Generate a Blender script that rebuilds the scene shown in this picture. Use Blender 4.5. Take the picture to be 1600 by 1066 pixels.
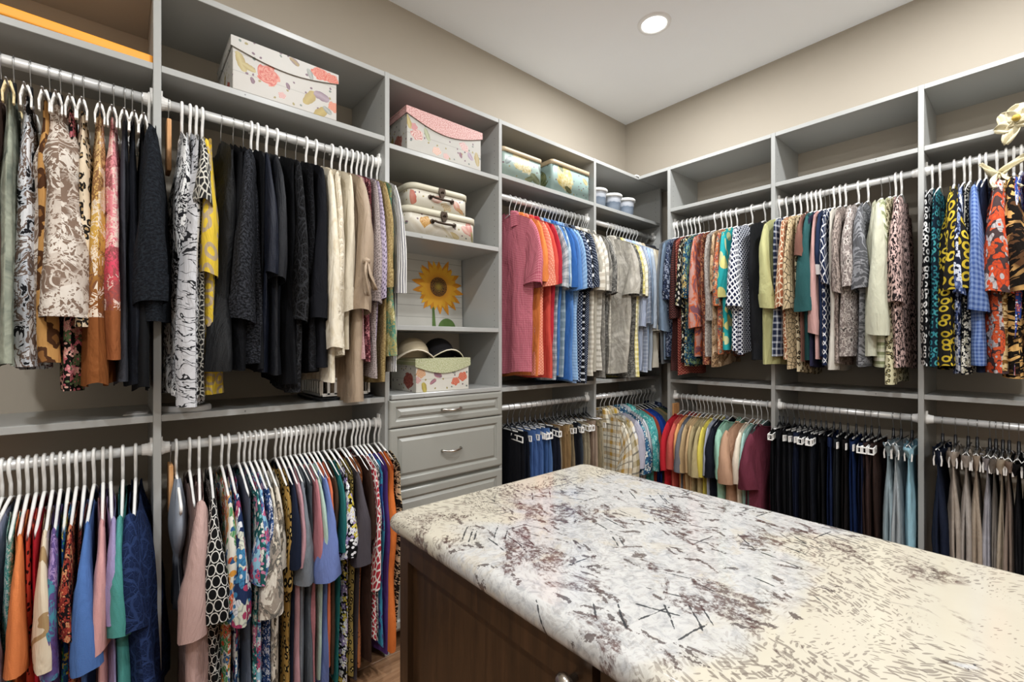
import bpy, bmesh, math, random
import numpy as np
from mathutils import Vector, Matrix

# ------------------------------------------------------------------ scene start: camera, light, exposure
for o in list(bpy.data.objects):
    bpy.data.objects.remove(o)
scene = bpy.context.scene
COL = scene.collection
FPX, HOR, YAW, CAMZ = 714.0, 539.0, math.radians(49.3), 1.30
SN, CS = math.sin(YAW), math.cos(YAW)

cam_d = bpy.data.cameras.new('camera')
cam_d.sensor_width = 36.0
cam_d.lens = 36.0 * FPX / 1600.0
cam_d.shift_y = (HOR - 533.0) / 1600.0
cam_d.clip_start = 0.02
cam = bpy.data.objects.new('camera', cam_d)
cam.location = (0, 0, CAMZ)
cam.rotation_euler = (math.radians(90), 0, YAW)
COL.objects.link(cam)
scene.camera = cam

world = bpy.data.worlds.new('world')
scene.world = world
world.use_nodes = True
world.node_tree.nodes['Background'].inputs[0].default_value = (0.9, 0.95, 1.0, 1)
world.node_tree.nodes['Background'].inputs[1].default_value = 0.0    # closed room: no sky reaches it

vs = scene.view_settings
vs.view_transform = 'Standard'
vs.look = 'None'
vs.gamma = 1.0
vs.use_curve_mapping = False
vs.exposure = -0.10

XW, YW = -2.143, 3.024          # left wall plane, back wall plane
XR, YR = 1.75, -1.25            # the walls behind the camera
ZC = 3.03                       # ceiling
DEP = 0.356                     # closet depth
XF, YF = XW + DEP, YW - DEP     # closet fronts
XROD, YROD = XF - 0.058, YF + 0.058
ZT = 2.44                       # top of the closet

# recessed ceiling lamps (the first one is in the picture)
LAMPS = [(-1.366, 2.184), (-0.10, 2.184), (-0.55, 0.75), (0.85, 0.75), (-0.55, -0.75), (0.85, -0.75), (1.05, 2.184)]
LAMP_W = 25.0

# ------------------------------------------------------------------ helpers
def lin(h):
    if not isinstance(h, str):
        return tuple(h) if len(h) == 4 else (*h, 1.0)
    r = [int(h[i:i + 2], 16) / 255.0 for i in (0, 2, 4)]
    return tuple((x / 12.92 if x <= 0.04045 else ((x + 0.055) / 1.055) ** 2.4) for x in r) + (1.0,)

def pos_left(px, X):            # point on the plane x = X seen in image column px -> y
    u = (px - 800.0) / FPX
    w = -X / (SN - u * CS)
    return w * (CS + u * SN)

def pos_back(px, Y):            # point on the plane y = Y seen in image column px -> x
    u = (px - 800.0) / FPX
    w = Y / (CS + u * SN)
    return w * (-SN + u * CS)

def z_at(py, X, Y):
    return CAMZ + (HOR - py) / FPX * (-X * SN + Y * CS)

def tag(o, label=None, cat=None, group=None, kind=None):
    if label: o['label'] = label
    if cat: o['category'] = cat
    if group: o['group'] = group
    if kind: o['kind'] = kind
    return o

def empty(name, loc=(0, 0, 0), rz=0.0, label=None, cat=None, group=None):
    o = bpy.data.objects.new(name, None)
    COL.objects.link(o)
    o.location = loc
    o.rotation_euler = (0, 0, rz)
    o.empty_display_size = 0.05
    return tag(o, label, cat, group)

def link(name, me, parent=None, loc=None):
    o = bpy.data.objects.new(name, me)
    COL.objects.link(o)
    if parent is not None: o.parent = parent
    if loc is not None: o.location = loc
    return o

def mesh(name, V, F, mat, smooth=False, uv=None):
    me = bpy.data.meshes.new(name)
    me.from_pydata([tuple(map(float, v)) for v in V], [], F)
    if uv is not None:
        lay = me.uv_layers.new(name='UVMap')
        idx = np.empty(len(me.loops), dtype=np.int32)
        me.loops.foreach_get('vertex_index', idx)
        lay.data.foreach_set('uv', np.asarray(uv, dtype=np.float32)[idx].ravel())
    if smooth:
        me.polygons.foreach_set('use_smooth', [True] * len(me.polygons))
    if mat: me.materials.append(mat)
    me.update()
    return me

class MB:
    """collects simple shapes into one mesh"""
    def __init__(s): s.V = []; s.F = []
    def add(s, V, F):
        b = len(s.V); s.V += [tuple(v) for v in V]; s.F += [tuple(i + b for i in f) for f in F]; return s
    def box(s, x0, x1, y0, y1, z0, z1):
        V = [(x, y, z) for z in (z0, z1) for y in (y0, y1) for x in (x0, x1)]
        return s.add(V, [(0, 2, 3, 1), (4, 5, 7, 6), (0, 1, 5, 4), (2, 6, 7, 3), (0, 4, 6, 2), (1, 3, 7, 5)])
    def tube(s, P, r, n=6, cap=True, closed=False):
        P = [Vector(p) for p in P]; k = len(P)
        rr = r if hasattr(r, '__len__') else [r] * k
        V = []; up = None
        for i in range(k):
            if closed: t = (P[(i + 1) % k] - P[i - 1])
            else: t = (P[min(i + 1, k - 1)] - P[max(i - 1, 0)])
            t.normalize()
            if up is None:
                up = Vector((0, 0, 1)) if abs(t.z) < 0.9 else Vector((1, 0, 0))
            a = t.cross(up)
            if a.length < 1e-5: a = t.cross(Vector((0, 1, 0)))
            a.normalize(); b = a.cross(t); up = b
            for j in range(n):
                q = 2 * math.pi * j / n
                V.append(P[i] + a * (rr[i] * math.cos(q)) + b * (rr[i] * math.sin(q)))
        F = []
        m = k if closed else k - 1
        for i in range(m):
            for j in range(n):
                i2 = (i + 1) % k
                F.append((i * n + j, i * n + (j + 1) % n, i2 * n + (j + 1) % n, i2 * n + j))
        if cap and not closed:
            F.append(tuple(range(n))[::-1]); F.append(tuple((k - 1) * n + j for j in range(n)))
        return s.add(V, F)
    def lathe(s, prof, n=24, c=(0, 0, 0)):
        V = []; F = []
        for (r, z) in prof:
            for j in range(n):
                q = 2 * math.pi * j / n
                V.append((c[0] + r * math.cos(q), c[1] + r * math.sin(q), c[2] + z))
        for i in range(len(prof) - 1):
            for j in range(n):
                F.append((i * n + j, i * n + (j + 1) % n, (i + 1) * n + (j + 1) % n, (i + 1) * n + j))
        return s.add(V, F)
    def prism(s, poly, d0, d1, axis='x'):
        """extrude a 2-D outline along an axis"""
        n = len(poly); V = []
        for d in (d0, d1):
            for (a, b) in poly:
                V.append((d, a, b) if axis == 'x' else ((a, d, b) if axis == 'y' else (a, b, d)))
        F = [tuple(range(n)), tuple(range(2 * n - 1, n - 1, -1))]
        for i in range(n):
            F.append((i, i + n, (i + 1) % n + n, (i + 1) % n)[::-1])
        return s.add(V, F)
    def mesh(s, name, mat, bevel=0.0, seg=1, smooth=False, recalc=True):
        me = bpy.data.meshes.new(name)
        me.from_pydata(s.V, [], s.F)
        bm = bmesh.new(); bm.from_mesh(me)
        if recalc: bmesh.ops.recalc_face_normals(bm, faces=bm.faces)
        if bevel > 0:
            es = [e for e in bm.edges if len(e.link_faces) == 2 and e.calc_face_angle(0) > 0.6]
            bmesh.ops.bevel(bm, geom=es, offset=bevel, segments=seg, affect='EDGES', profile=0.5)
        bm.to_mesh(me); bm.free()
        if smooth: me.polygons.foreach_set('use_smooth', [True] * len(me.polygons))
        if mat: me.materials.append(mat)
        return me
    def obj(s, name, mat, parent=None, bevel=0.0, seg=1, smooth=False, loc=None, recalc=True):
        return link(name, s.mesh(name, mat, bevel, seg, smooth, recalc), parent, loc)

# ------------------------------------------------------------------ material nodes
class NB:
    def __init__(s, name):
        s.m = bpy.data.materials.new(name); s.m.use_nodes = True
        s.nt = s.m.node_tree; s.N = s.nt.nodes; s.L = s.nt.links
        s.N.clear()
        s.out = s.N.new('ShaderNodeOutputMaterial'); s.b = s.N.new('ShaderNodeBsdfPrincipled')
        s.L.new(s.b.outputs[0], s.out.inputs[0])
    def put(s, sock, v):
        if isinstance(v, bpy.types.NodeSocket): s.L.new(v, sock)
        elif isinstance(v, str): sock.default_value = lin(v)
        else: sock.default_value = v
    def math(s, op, a, b=None, c=None, clamp=False):
        n = s.N.new('ShaderNodeMath'); n.operation = op; n.use_clamp = clamp
        for i, v in enumerate((a, b, c)):
            if v is not None: s.put(n.inputs[i], v)
        return n.outputs[0]
    def vmath(s, op, a, b=None, sc=None):
        n = s.N.new('ShaderNodeVectorMath'); n.operation = op
        s.put(n.inputs[0], a)
        if b is not None: s.put(n.inputs[1], b)
        if sc is not None: s.put(n.inputs['Scale'], sc)
        return n.outputs['Value'] if op in ('LENGTH', 'DISTANCE', 'DOT_PRODUCT') else n.outputs[0]
    def mix(s, f, a, b, blend='MIX'):
        n = s.N.new('ShaderNodeMix'); n.data_type = 'RGBA'; n.blend_type = blend
        s.put(n.inputs[0], f); s.put(n.inputs[6], a); s.put(n.inputs[7], b)
        return n.outputs[2]
    def ramp(s, f, stops, const=False):
        n = s.N.new('ShaderNodeValToRGB'); r = n.color_ramp
        r.interpolation = 'CONSTANT' if const else 'LINEAR'
        while len(r.elements) < len(stops): r.elements.new(0.5)
        for e, (p, c) in zip(r.elements, stops):
            e.position = p; e.color = lin(c)
        s.put(n.inputs[0], f)
        return n.outputs[0]
    def step(s, v, lo, hi):
        n = s.N.new('ShaderNodeMapRange'); n.clamp = True
        s.put(n.inputs[0], v); n.inputs[1].default_value = lo; n.inputs[2].default_value = hi
        n.inputs[3].default_value = 0.0; n.inputs[4].default_value = 1.0
        return n.outputs[0]
    def noise(s, vec, scale=5, detail=2, rough=0.5, dist=0.0, color=False):
        n = s.N.new('ShaderNodeTexNoise')
        s.put(n.inputs['Vector'], vec); n.inputs['Scale'].default_value = scale
        n.inputs['Detail'].default_value = detail; n.inputs['Roughness'].default_value = rough
        n.inputs['Distortion'].default_value = dist
        return n.outputs['Color' if color else 'Fac']
    def vor(s, vec, scale=5, rand=1.0, feature='F1', dims='2D'):
        n = s.N.new('ShaderNodeTexVoronoi'); n.voronoi_dimensions = dims; n.feature = feature
        s.put(n.inputs['Vector'], vec); n.inputs['Scale'].default_value = scale
        n.inputs['Randomness'].default_value = rand
        return n
    def map(s, vec, scale=(1, 1, 1), rot=(0, 0, 0), loc=(0, 0, 0)):
        n = s.N.new('ShaderNodeMapping'); s.put(n.inputs[0], vec)
        n.inputs[1].default_value = loc; n.inputs[2].default_value = rot; n.inputs[3].default_value = scale
        return n.outputs[0]
    def sep(s, vec):
        n = s.N.new('ShaderNodeSeparateXYZ'); s.put(n.inputs[0], vec); return n.outputs[0], n.outputs[1], n.outputs[2]
    def comb(s, x, y, z=0.0):
        n = s.N.new('ShaderNodeCombineXYZ')
        for i, v in enumerate((x, y, z)): s.put(n.inputs[i], v)
        return n.outputs[0]
    def coord(s, which='Object'):
        return s.N.new('ShaderNodeTexCoord').outputs[which]
    def warp(s, vec, scale, amt):
        nz = s.noise(vec, scale, 2, 0.5, color=True)
        d = s.vmath('SUBTRACT', nz, (0.5, 0.5, 0.5))
        return s.vmath('ADD', vec, s.vmath('SCALE', d, sc=amt))
    def bump(s, h, strength=0.3, dist=0.01):
        n = s.N.new('ShaderNodeBump'); n.inputs['Strength'].default_value = strength
        n.inputs['Distance'].default_value = dist; s.put(n.inputs['Height'], h)
        s.L.new(n.outputs[0], s.b.inputs['Normal'])
    def done(s, col, rough=0.6, metal=0.0, spec=0.5):
        s.put(s.b.inputs['Base Color'], col); s.put(s.b.inputs['Roughness'], rough)
        s.b.inputs['Metallic'].default_value = metal
        s.b.inputs['Specular IOR Level'].default_value = spec
        return s.m

def plain(name, col, rough=0.5, metal=0.0, spec=0.5, var=0.06, vs_=6.0, bump=0.0, bs=300.0):
    nb = NB(name); co = nb.coord()
    c = lin(col)
    dark = tuple(x * (1 - var) for x in c[:3]) + (1,)
    lite = tuple(min(1, x * (1 + var)) for x in c[:3]) + (1,)
    k = nb.mix(nb.noise(co, vs_, 3), dark, lite)
    if bump > 0: nb.bump(nb.noise(co, bs, 2), bump, 0.002)
    return nb.done(k, rough, metal, spec)

M = {}
M['wall'] = plain('wall_paint', 'b0a799', 0.85, spec=0.2, var=0.02, bump=0.08, bs=180)
M['ceiling'] = plain('ceiling_paint', 'f5f7fa', 0.9, spec=0.2, var=0.01, bump=0.05, bs=150)
def laminate():
    nb = NB('closet_laminate'); co = nb.coord()
    x, y, z = nb.sep(co)
    nx, ny, _ = nb.sep(nb.coord('Normal'))
    col = nb.mix(nb.noise(co, 3, 3), 'a4a5a2', 'a8a9a6')
    fz = nb.math('MULTIPLY', nb.math('SUBTRACT', nb.math('FRACT', nb.math('DIVIDE', z, 0.032)), 0.5), 0.032)
    for q, n_ in ((nb.math('SUBTRACT', x, 0.141), ny), (nb.math('ADD', y, 0.141), nx)):
        r = nb.vmath('LENGTH', nb.comb(q, fz))
        m = nb.math('MULTIPLY', nb.math('LESS_THAN', r, 0.0026), nb.math('GREATER_THAN', nb.math('ABSOLUTE', n_), 0.9))
        m = nb.math('MULTIPLY', m, nb.math('MULTIPLY', nb.math('GREATER_THAN', z, 0.3), nb.math('LESS_THAN', z, 2.38)))
        col = nb.mix(nb.math('MULTIPLY', m, 0.7), col, '3a3a38')
    return nb.done(col, 0.28)
M['grey'] = laminate()
M['drawer'] = plain('drawer_thermofoil', '979790', 0.33, var=0.02, vs_=3)
M['rod'] = plain('satin_rod', 'e2e2e0', 0.30, metal=0.35, var=0.03)
M['steel'] = plain('nickel', 'c8c4bc', 0.22, metal=1.0)
M['wire'] = plain('hook_wire', 'a9a9a8', 0.3, metal=0.9)
M['white_plastic'] = plain('white_plastic', 'f1f0ec', 0.35, var=0.01)
M['white_wire'] = plain('white_coated_wire', 'dfe0de', 0.35, var=0.02)
M['cream_plastic'] = plain('cream_plastic', 'e6d3a0', 0.35, var=0.02)
M['black_plastic'] = plain('black_plastic', '17181b', 0.35)
M['lamp'] = None
nb = NB('lamp_lens'); nb.b.inputs['Emission Color'].default_value = (1, 0.97, 0.92, 1); nb.b.inputs['Emission Strength'].default_value = 14.0
M['lamp'] = nb.done('ffffff', 0.4)
M['lamp_trim'] = plain('lamp_trim', 'f0f0f0', 0.5)
M['bronze'] = plain('dark_bronze', '40342a', 0.4, metal=0.7)

def wood(name, c0, c1, c2, axis=2, sc=6.0, rough=0.4, var=1.0):
    nb = NB(name); co = nb.coord()
    st = [14.0, 14.0, 14.0]; st[axis] = 1.0
    v = nb.map(co, tuple(st))
    oi = nb.N.new('ShaderNodeObjectInfo').outputs['Random']
    v = nb.vmath('ADD', v, nb.comb(nb.math('MULTIPLY', oi, 37.0), nb.math('MULTIPLY', oi, 91.0), nb.math('MULTIPLY', oi, 17.0)))
    g = nb.noise(v, sc, 6, 0.6, 0.6)
    g2 = nb.noise(v, sc * 7, 3, 0.6)
    f = nb.math('ADD', nb.math('MULTIPLY', g, 0.75), nb.math('MULTIPLY', g2, 0.25))
    col = nb.ramp(f, [(0.3, c0), (0.5, c1), (0.7, c2)])
    if var: col = nb.mix(nb.math('MULTIPLY', oi, 0.35 * var), col, c0)
    nb.bump(f, 0.15, 0.002)
    return nb.done(col, rough)

M['walnut'] = wood('walnut_stain', '1f130a', '342314', '46301e', 2, 3.0, 0.32, 0.2)
M['floor_wood'] = wood('floor_planks', '6b4c36', '8f6b4e', 'a9896a', 0, 3.0, 0.4, 1.0)
M['cedar'] = wood('cedar_block', 'b07745', 'cf9862', 'dcae7e', 2, 5.0, 0.6, 0.2)

def granite():
    nb = NB('granite'); co = nb.coord()
    x, y, z = nb.sep(co)
    P = nb.comb(x, nb.math('ADD', y, nb.math('MULTIPLY', z, 0.6)), 0.0)
    # zones: white quartz towards the far-left end, cream field towards the other end, ragged border
    big = nb.noise(P, 2.3, 4, 0.6, 0.5)
    band = nb.math('SUBTRACT', 0.30, nb.math('ABSOLUTE', nb.math('ADD', x, 0.54)))
    tilt = nb.math('ADD', big, nb.math('MULTIPLY', band, 1.0))
    patch = nb.step(nb.noise(nb.vmath('ADD', P, (4.2, 1.1, 0)), 3.2, 3, 0.6, 0.4), 0.60, 0.66)
    tilt = nb.math('MAXIMUM', tilt, nb.math('MULTIPLY', patch, 0.7))
    white = nb.step(tilt, 0.50, 0.60)
    cream = nb.mix(nb.noise(P, 10, 4, 0.6), 'b0a998', 'bab4a5')
    w1 = nb.noise(nb.warp(P, 30, 0.02), 48, 5, 0.75, 0.8)
    whit = nb.ramp(w1, [(0.26, '7f7e80'), (0.40, '9d9d9c'), (0.52, 'b1b0ad'), (0.75, 'bbb9b6')])
    base = nb.mix(white, cream, whit)
    tanp = nb.math('MULTIPLY', nb.step(nb.noise(P, 9, 4, 0.7, 0.5), 0.56, 0.62), 0.55)
    base = nb.mix(nb.math('MULTIPLY', tanp, white), base, 'b2aa9a')
    dens = nb.noise(P, 4.2, 3, 0.6, 0.4)
    W = nb.warp(P, 3.2, 0.16)
    # short grey-brown flecks in swirling directions
    for (ang, off, sx, sy, lo, hi, keepv, strength) in ((0.5, 0.0, 46, 165, 0.39, 0.55, 0.32, 0.70), (-0.75, 5.3, 48, 170, 0.44, 0.60, 0.36, 0.66), (1.75, 9.1, 46, 165, 0.46, 0.62, 0.40, 0.62)):
        fl = nb.map(nb.map(nb.warp(W, 22, 0.02), rot=(0, 0, ang)), (sx, sy, 1), (0, 0, 0), (off, off, 0))
        v1 = nb.vor(fl, 1.0, 1.0)
        dd = nb.noise(nb.vmath('ADD', P, (off, 0, 0)), 3.6, 3, 0.6, 0.4)
        thr = nb.math('MULTIPLY', nb.step(dd, lo, hi), 0.36)
        m1 = nb.math('LESS_THAN', v1.outputs['Distance'], nb.math('ADD', thr, -0.01))
        m1 = nb.math('MULTIPLY', m1, nb.math('GREATER_THAN', nb.sep(v1.outputs['Color'])[0], keepv))
        m1 = nb.math('MULTIPLY', m1, nb.math('SUBTRACT', strength, nb.math('MULTIPLY', white, strength * 0.72)))
        base = nb.mix(m1, base, nb.mix(nb.noise(P, 9, 2), '594f49', '766c62'))
    # dark ragged splinters, mostly in the white zones
    zone = nb.step(tilt, 0.40, 0.50)
    for (ang, off, sx, sy, keepv) in ((0.35, 2.0, 13, 52, 0.70), (-0.5, 7.0, 12, 48, 0.76)):
        v2 = nb.vor(nb.map(nb.map(nb.warp(W, 14, 0.05), rot=(0, 0, ang)), (sx, sy, 1), (0, 0, 0), (off, off, 0)), 1.0, 1.0)
        k2 = nb.math('GREATER_THAN', nb.sep(v2.outputs['Color'])[1], keepv)
        thr2 = nb.math('MULTIPLY', nb.step(nb.noise(P, 85, 4, 0.75), 0.36, 0.62), 0.34)
        m2 = nb.math('MULTIPLY', nb.math('LESS_THAN', v2.outputs['Distance'], thr2), nb.math('MULTIPLY', k2, zone))
        base = nb.mix(nb.math('MULTIPLY', m2, 0.85), base, nb.mix(nb.noise(P, 20, 2), '2c2c2e', '5b4a46'))
    # thin black needles
    for ang, lo, sx, sy, ox in ((0.75, 0.82, 4.0, 80, 3.1), (-0.35, 0.84, 3.6, 76, 7.7), (1.7, 0.88, 4.0, 78, 1.3), (0.2, 0.82, 3.4, 72, 5.9)):
        vv = nb.vor(nb.map(nb.map(nb.warp(P, 7, 0.02), rot=(0, 0, ang)), (sx, sy, 1), (0, 0, 0), (ox, ox, 0)), 1.0, 1.0)
        k = nb.math('GREATER_THAN', nb.sep(vv.outputs['Color'])[0], lo)
        t = nb.math('MULTIPLY', nb.step(nb.noise(P, 70, 2, 0.6), 0.30, 0.60), 0.17)
        mm = nb.math('MULTIPLY', nb.math('LESS_THAN', vv.outputs['Distance'], t), k)
        mm = nb.math('MULTIPLY', mm, nb.math('MULTIPLY', zone, 0.9))
        base = nb.mix(mm, base, '26282c')
    # burgundy blotches
    bl = nb.noise(nb.map(nb.map(nb.warp(P, 8, 0.10), rot=(0, 0, 0.5)), (5, 9, 1)), 1.0, 6, 0.72, 0.3)
    mb = nb.step(bl, 0.545, 0.585)
    mb = nb.math('MULTIPLY', mb, nb.step(nb.noise(P, 75, 4, 0.75), 0.42, 0.54))
    mb = nb.math('MULTIPLY', mb, nb.step(tilt, 0.36, 0.44))
    base = nb.mix(nb.math('MULTIPLY', mb, 0.85), base, nb.mix(nb.noise(P, 30, 2), '241819', '5a3c38'))
    return nb.done(base, 0.12, 0.0, 0.5)
M['granite'] = granite()

# ------------------------------------------------------------------ fabrics
FAB = {}
def fabric(*spec, rough=0.85, wr=0.7, sheen=0.0):
    key = (spec, rough, wr)
    if key in FAB: return FAB[key]
    def mute(h, k=0.86):
        c = [int(h[i:i + 2], 16) for i in (0, 2, 4)]; m_ = 0.3 * c[0] + 0.59 * c[1] + 0.11 * c[2]
        return ''.join('%02x' % int(max(0, min(255, m_ + (x - m_) * k))) for x in c)
    typ, bg = spec[0], mute(spec[1])
    cs = [mute(c) for c in spec[2].split()] if len(spec) > 2 and spec[2] else []
    sc = spec[3] if len(spec) > 3 else 30.0
    nb = NB(typ + '_' + bg); uv = nb.coord('UV')
    oi = nb.N.new('ShaderNodeObjectInfo').outputs['Random']
    U = uv
    u, v, _ = nb.sep(U)
    base = lin(bg)
    def palette(f):
        n = len(cs)
        return nb.ramp(f, [(i / n, c) for i, c in enumerate(cs)], True) if n > 1 else lin(cs[0])
    bh = None
    if typ == 'solid':
        col = nb.mix(nb.noise(U, 14, 4, 0.6), tuple(x * 0.86 for x in base[:3]) + (1,), tuple(min(1, x * 1.1) for x in base[:3]) + (1,))
        bh = nb.noise(U, 500, 1)
    elif typ == 'heather':
        col = nb.mix(nb.noise(nb.map(U, (1, 4, 1)), 160, 3, 0.8), bg, cs[0])
    elif typ == 'crepe':
        h = nb.noise(nb.map(U, (0.6, 1, 1)), 190, 2, 0.6)
        col = nb.mix(nb.step(h, 0.42, 0.62), bg, cs[0]); bh = nb.math('MULTIPLY', h, 4.0)
    elif typ == 'lace':
        W = nb.warp(U, 22, 0.03)
        d = nb.vor(W, sc, 1.0, 'DISTANCE_TO_EDGE').outputs['Distance']
        d2 = nb.vor(W, sc * 3.3, 1.0, 'DISTANCE_TO_EDGE').outputs['Distance']
        f = nb.math('MINIMUM', nb.step(d, 0.05, 0.12), nb.step(d2, 0.03, 0.10))
        col = nb.mix(f, cs[0], bg); bh = nb.math('MULTIPLY', nb.math('SUBTRACT', 1.0, f), 2.0)
    elif typ == 'dots':
        rd = spec[4] if len(spec) > 4 else 1.0
        th = spec[5] if len(spec) > 5 else 0.28
        vv = nb.vor(nb.map(U, (sc, sc, 1), (0, 0, 0.78 if rd < 0.1 else 0)), 1.0, rd)
        col = nb.mix(nb.math('LESS_THAN', vv.outputs['Distance'], th), bg, palette(nb.sep(vv.outputs['Color'])[0]))
    elif typ == 'rings':
        vv = nb.vor(nb.warp(nb.map(U, (sc, sc * 1.25, 1)), 2, 0.12), 1.0, 0.45)
        d = vv.outputs['Distance']
        m = nb.math('MULTIPLY', nb.math('LESS_THAN', d, 0.40), nb.math('GREATER_THAN', d, 0.20))
        col = nb.mix(m, bg, palette(nb.sep(vv.outputs['Color'])[0]))
        if len(spec) > 4: col = nb.mix(nb.math('LESS_THAN', d, 0.2), col, spec[4])
    elif typ == 'cells':
        th = spec[4] if len(spec) > 4 else 0.07
        d = nb.vor(U, sc, 0.9, 'DISTANCE_TO_EDGE').outputs['Distance']
        col = nb.mix(nb.step(d, th * 0.8, th * 1.2), cs[0], bg)
        if len(cs) > 1:
            col = nb.mix(nb.math('MULTIPLY', nb.step(d, 0.2, 0.3), 0.8), col, cs[1])
    elif typ == 'floral':
        dens = spec[4] if len(spec) > 4 else 0.5
        W = nb.map(nb.warp(U, sc * 0.5, 0.25 / sc), (sc, sc, 1))
        # leaves / stems
        lv = nb.vor(nb.map(W, (1.9, 3.6, 1), (0, 0, 0.7)), 1.0, 1.0)
        ml = nb.math('LESS_THAN', lv.outputs['Distance'], 0.27)
        col = nb.mix(ml, bg, palette(nb.math('FRACT', nb.math('MULTIPLY', nb.sep(lv.outputs['Color'])[1], 3.7))))
        for k, n_pet in ((1.0, 5.0), (1.7, 4.0)):
            vv = nb.vor(nb.vmath('ADD', W, (3.3 * k, 1.7 * k, 0)), k, 0.85)
            d = nb.vmath('SUBTRACT', nb.vmath('ADD', W, (3.3 * k, 1.7 * k, 0)), vv.outputs['Position'])
            dx, dy, _ = nb.sep(d)
            r = nb.math('MULTIPLY', nb.vmath('LENGTH', nb.comb(dx, dy)), k)
            ang = nb.math('ARCTAN2', dy, dx)
            cr, cg, cb = nb.sep(vv.outputs['Color'])
            lobe = nb.math('COSINE', nb.math('ADD', nb.math('MULTIPLY', ang, n_pet), nb.math('MULTIPLY', cg, 6.28)))
            R = nb.math('ADD', 0.36, nb.math('MULTIPLY', lobe, 0.11))
            on = nb.math('GREATER_THAN', cb, 1.0 - dens)
            m = nb.math('MULTIPLY', nb.math('LESS_THAN', r, R), on)
            pc = palette(cr)
            shade = nb.math('MULTIPLY', nb.math('SINE', nb.math('ADD', nb.math('MULTIPLY', r, 34.0), nb.math('MULTIPLY', lobe, 1.6))), 0.5)
            pc2 = nb.mix(nb.math('MULTIPLY', nb.step(shade, 0.1, 0.45), 0.45), pc, bg)
            pc2 = nb.mix(nb.math('LESS_THAN', r, 0.09), pc2, palette(nb.math('FRACT', nb.math('ADD', cr, 0.5))))
            col = nb.mix(m, col, pc2)
    elif typ == 'abstract':
        f = nb.noise(nb.map(U, (1.3, 0.8, 1), (0, 0, 0.4)), sc, 4, 0.65, spec[4] if len(spec) > 4 else 0.8)
        al = [bg] + cs; n = len(al)
        st = [(0.0, al[0])] + [(0.42 + 0.18 * i / max(1, n - 1), al[i + 1]) for i in range(n - 1)]
        col = nb.ramp(f, st, True)
    elif typ == 'soft':
        f = nb.noise(U, sc, 4, 0.6, 0.6)
        al = [bg] + cs
        col = nb.ramp(f, [(0.35 + 0.32 * i / (len(al) - 1), c) for i, c in enumerate(al)])
    elif typ == 'tiger':
        W = nb.warp(U, sc * 0.25, 3.2 / sc)
        f = nb.noise(nb.map(W, (0.45, 1.7, 1)), sc, 2, 0.5, 0.5)
        m = nb.math('LESS_THAN', nb.math('ABSOLUTE', nb.math('SUBTRACT', f, 0.5)), spec[4] if len(spec) > 4 else 0.035)
        col = nb.mix(m, bg, cs[0])
        if len(cs) > 1: col = nb.mix(nb.math('MULTIPLY', nb.step(nb.noise(U, sc * 0.3, 2), 0.48, 0.55), nb.math('SUBTRACT', 1.0, m)), col, cs[1])
    elif typ == 'leopard':
        vv = nb.vor(nb.warp(nb.map(U, (sc, sc * 0.85, 1)), 3, 0.35), 1.0, 0.9)
        d = nb.math('ADD', vv.outputs['Distance'], nb.math('MULTIPLY', nb.noise(U, sc * 3, 2), 0.16))
        m = nb.math('MULTIPLY', nb.math('LESS_THAN', d, 0.44), nb.math('GREATER_THAN', d, 0.24))
        col = nb.mix(m, bg, cs[0])
        col = nb.mix(nb.math('LESS_THAN', d, 0.24), col, cs[1] if len(cs) > 1 else bg)
    elif typ == 'paisley':
        W = nb.warp(U, sc * 0.35, 0.8 / sc)
        vv = nb.vor(nb.map(W, (sc, sc, 1)), 1.0, 1.0)
        d = vv.outputs['Distance']
        l1 = nb.math('LESS_THAN', nb.math('ABSOLUTE', nb.math('SUBTRACT', nb.noise(U, sc * 1.5, 3, 0.6, 1.5), 0.5)), 0.035)
        l2 = nb.math('LESS_THAN', nb.math('ABSOLUTE', nb.math('SUBTRACT', nb.noise(U, sc * 3.2, 2, 0.6, 1.0), 0.5)), 0.05)
        e1 = nb.vor(nb.map(W, (sc * 2.2, sc * 2.2, 1)), 1.0, 1.0, 'DISTANCE_TO_EDGE').outputs['Distance']
        l3 = nb.math('GREATER_THAN', e1, 0.24)
        fill = nb.step(nb.noise(U, sc * 0.45, 2, 0.6, 0.5), 0.49, 0.54)
        m = nb.math('MAXIMUM', l1, nb.math('MULTIPLY', nb.math('MAXIMUM', l2, l3), fill))
        al = palette(nb.sep(vv.outputs['Color'])[0])
        bb = bg
        if len(spec) > 4:        # bands of ground colour down the length
            bb = nb.ramp(nb.math('MULTIPLY', v, -1.0), [(p, c) for p, c in spec[4]])
        col = nb.mix(nb.math('MULTIPLY', m, 0.85), bb, al)
        if len(spec) > 4:
            p_end, c_end = spec[4][-1]
            col = nb.mix(nb.math('GREATER_THAN', nb.math('MULTIPLY', v, -1.0), p_end), col, c_end)
    elif typ in ('stripe_v', 'stripe_h'):
        w = u if typ == 'stripe_v' else v
        f = nb.math('FRACT', nb.math('MULTIPLY', w, sc))
        al = [bg] + cs; n = len(al)
        wd = spec[4] if len(spec) > 4 else None
        pts = wd if wd else [i / n for i in range(n)]
        col = nb.ramp(f, list(zip(pts, al)), True)
    elif typ in ('plaid', 'gingham'):
        fu = nb.math('FRACT', nb.math('MULTIPLY', u, sc)); fv = nb.math('FRACT', nb.math('MULTIPLY', v, sc))
        w = 0.5 if typ == 'gingham' else 0.30
        a = nb.math('LESS_THAN', fu, w); b = nb.math('LESS_THAN', fv, w)
        col = nb.mix(nb.math('MULTIPLY', nb.math('ADD', a, b), 0.5), bg, cs[0])
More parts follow.
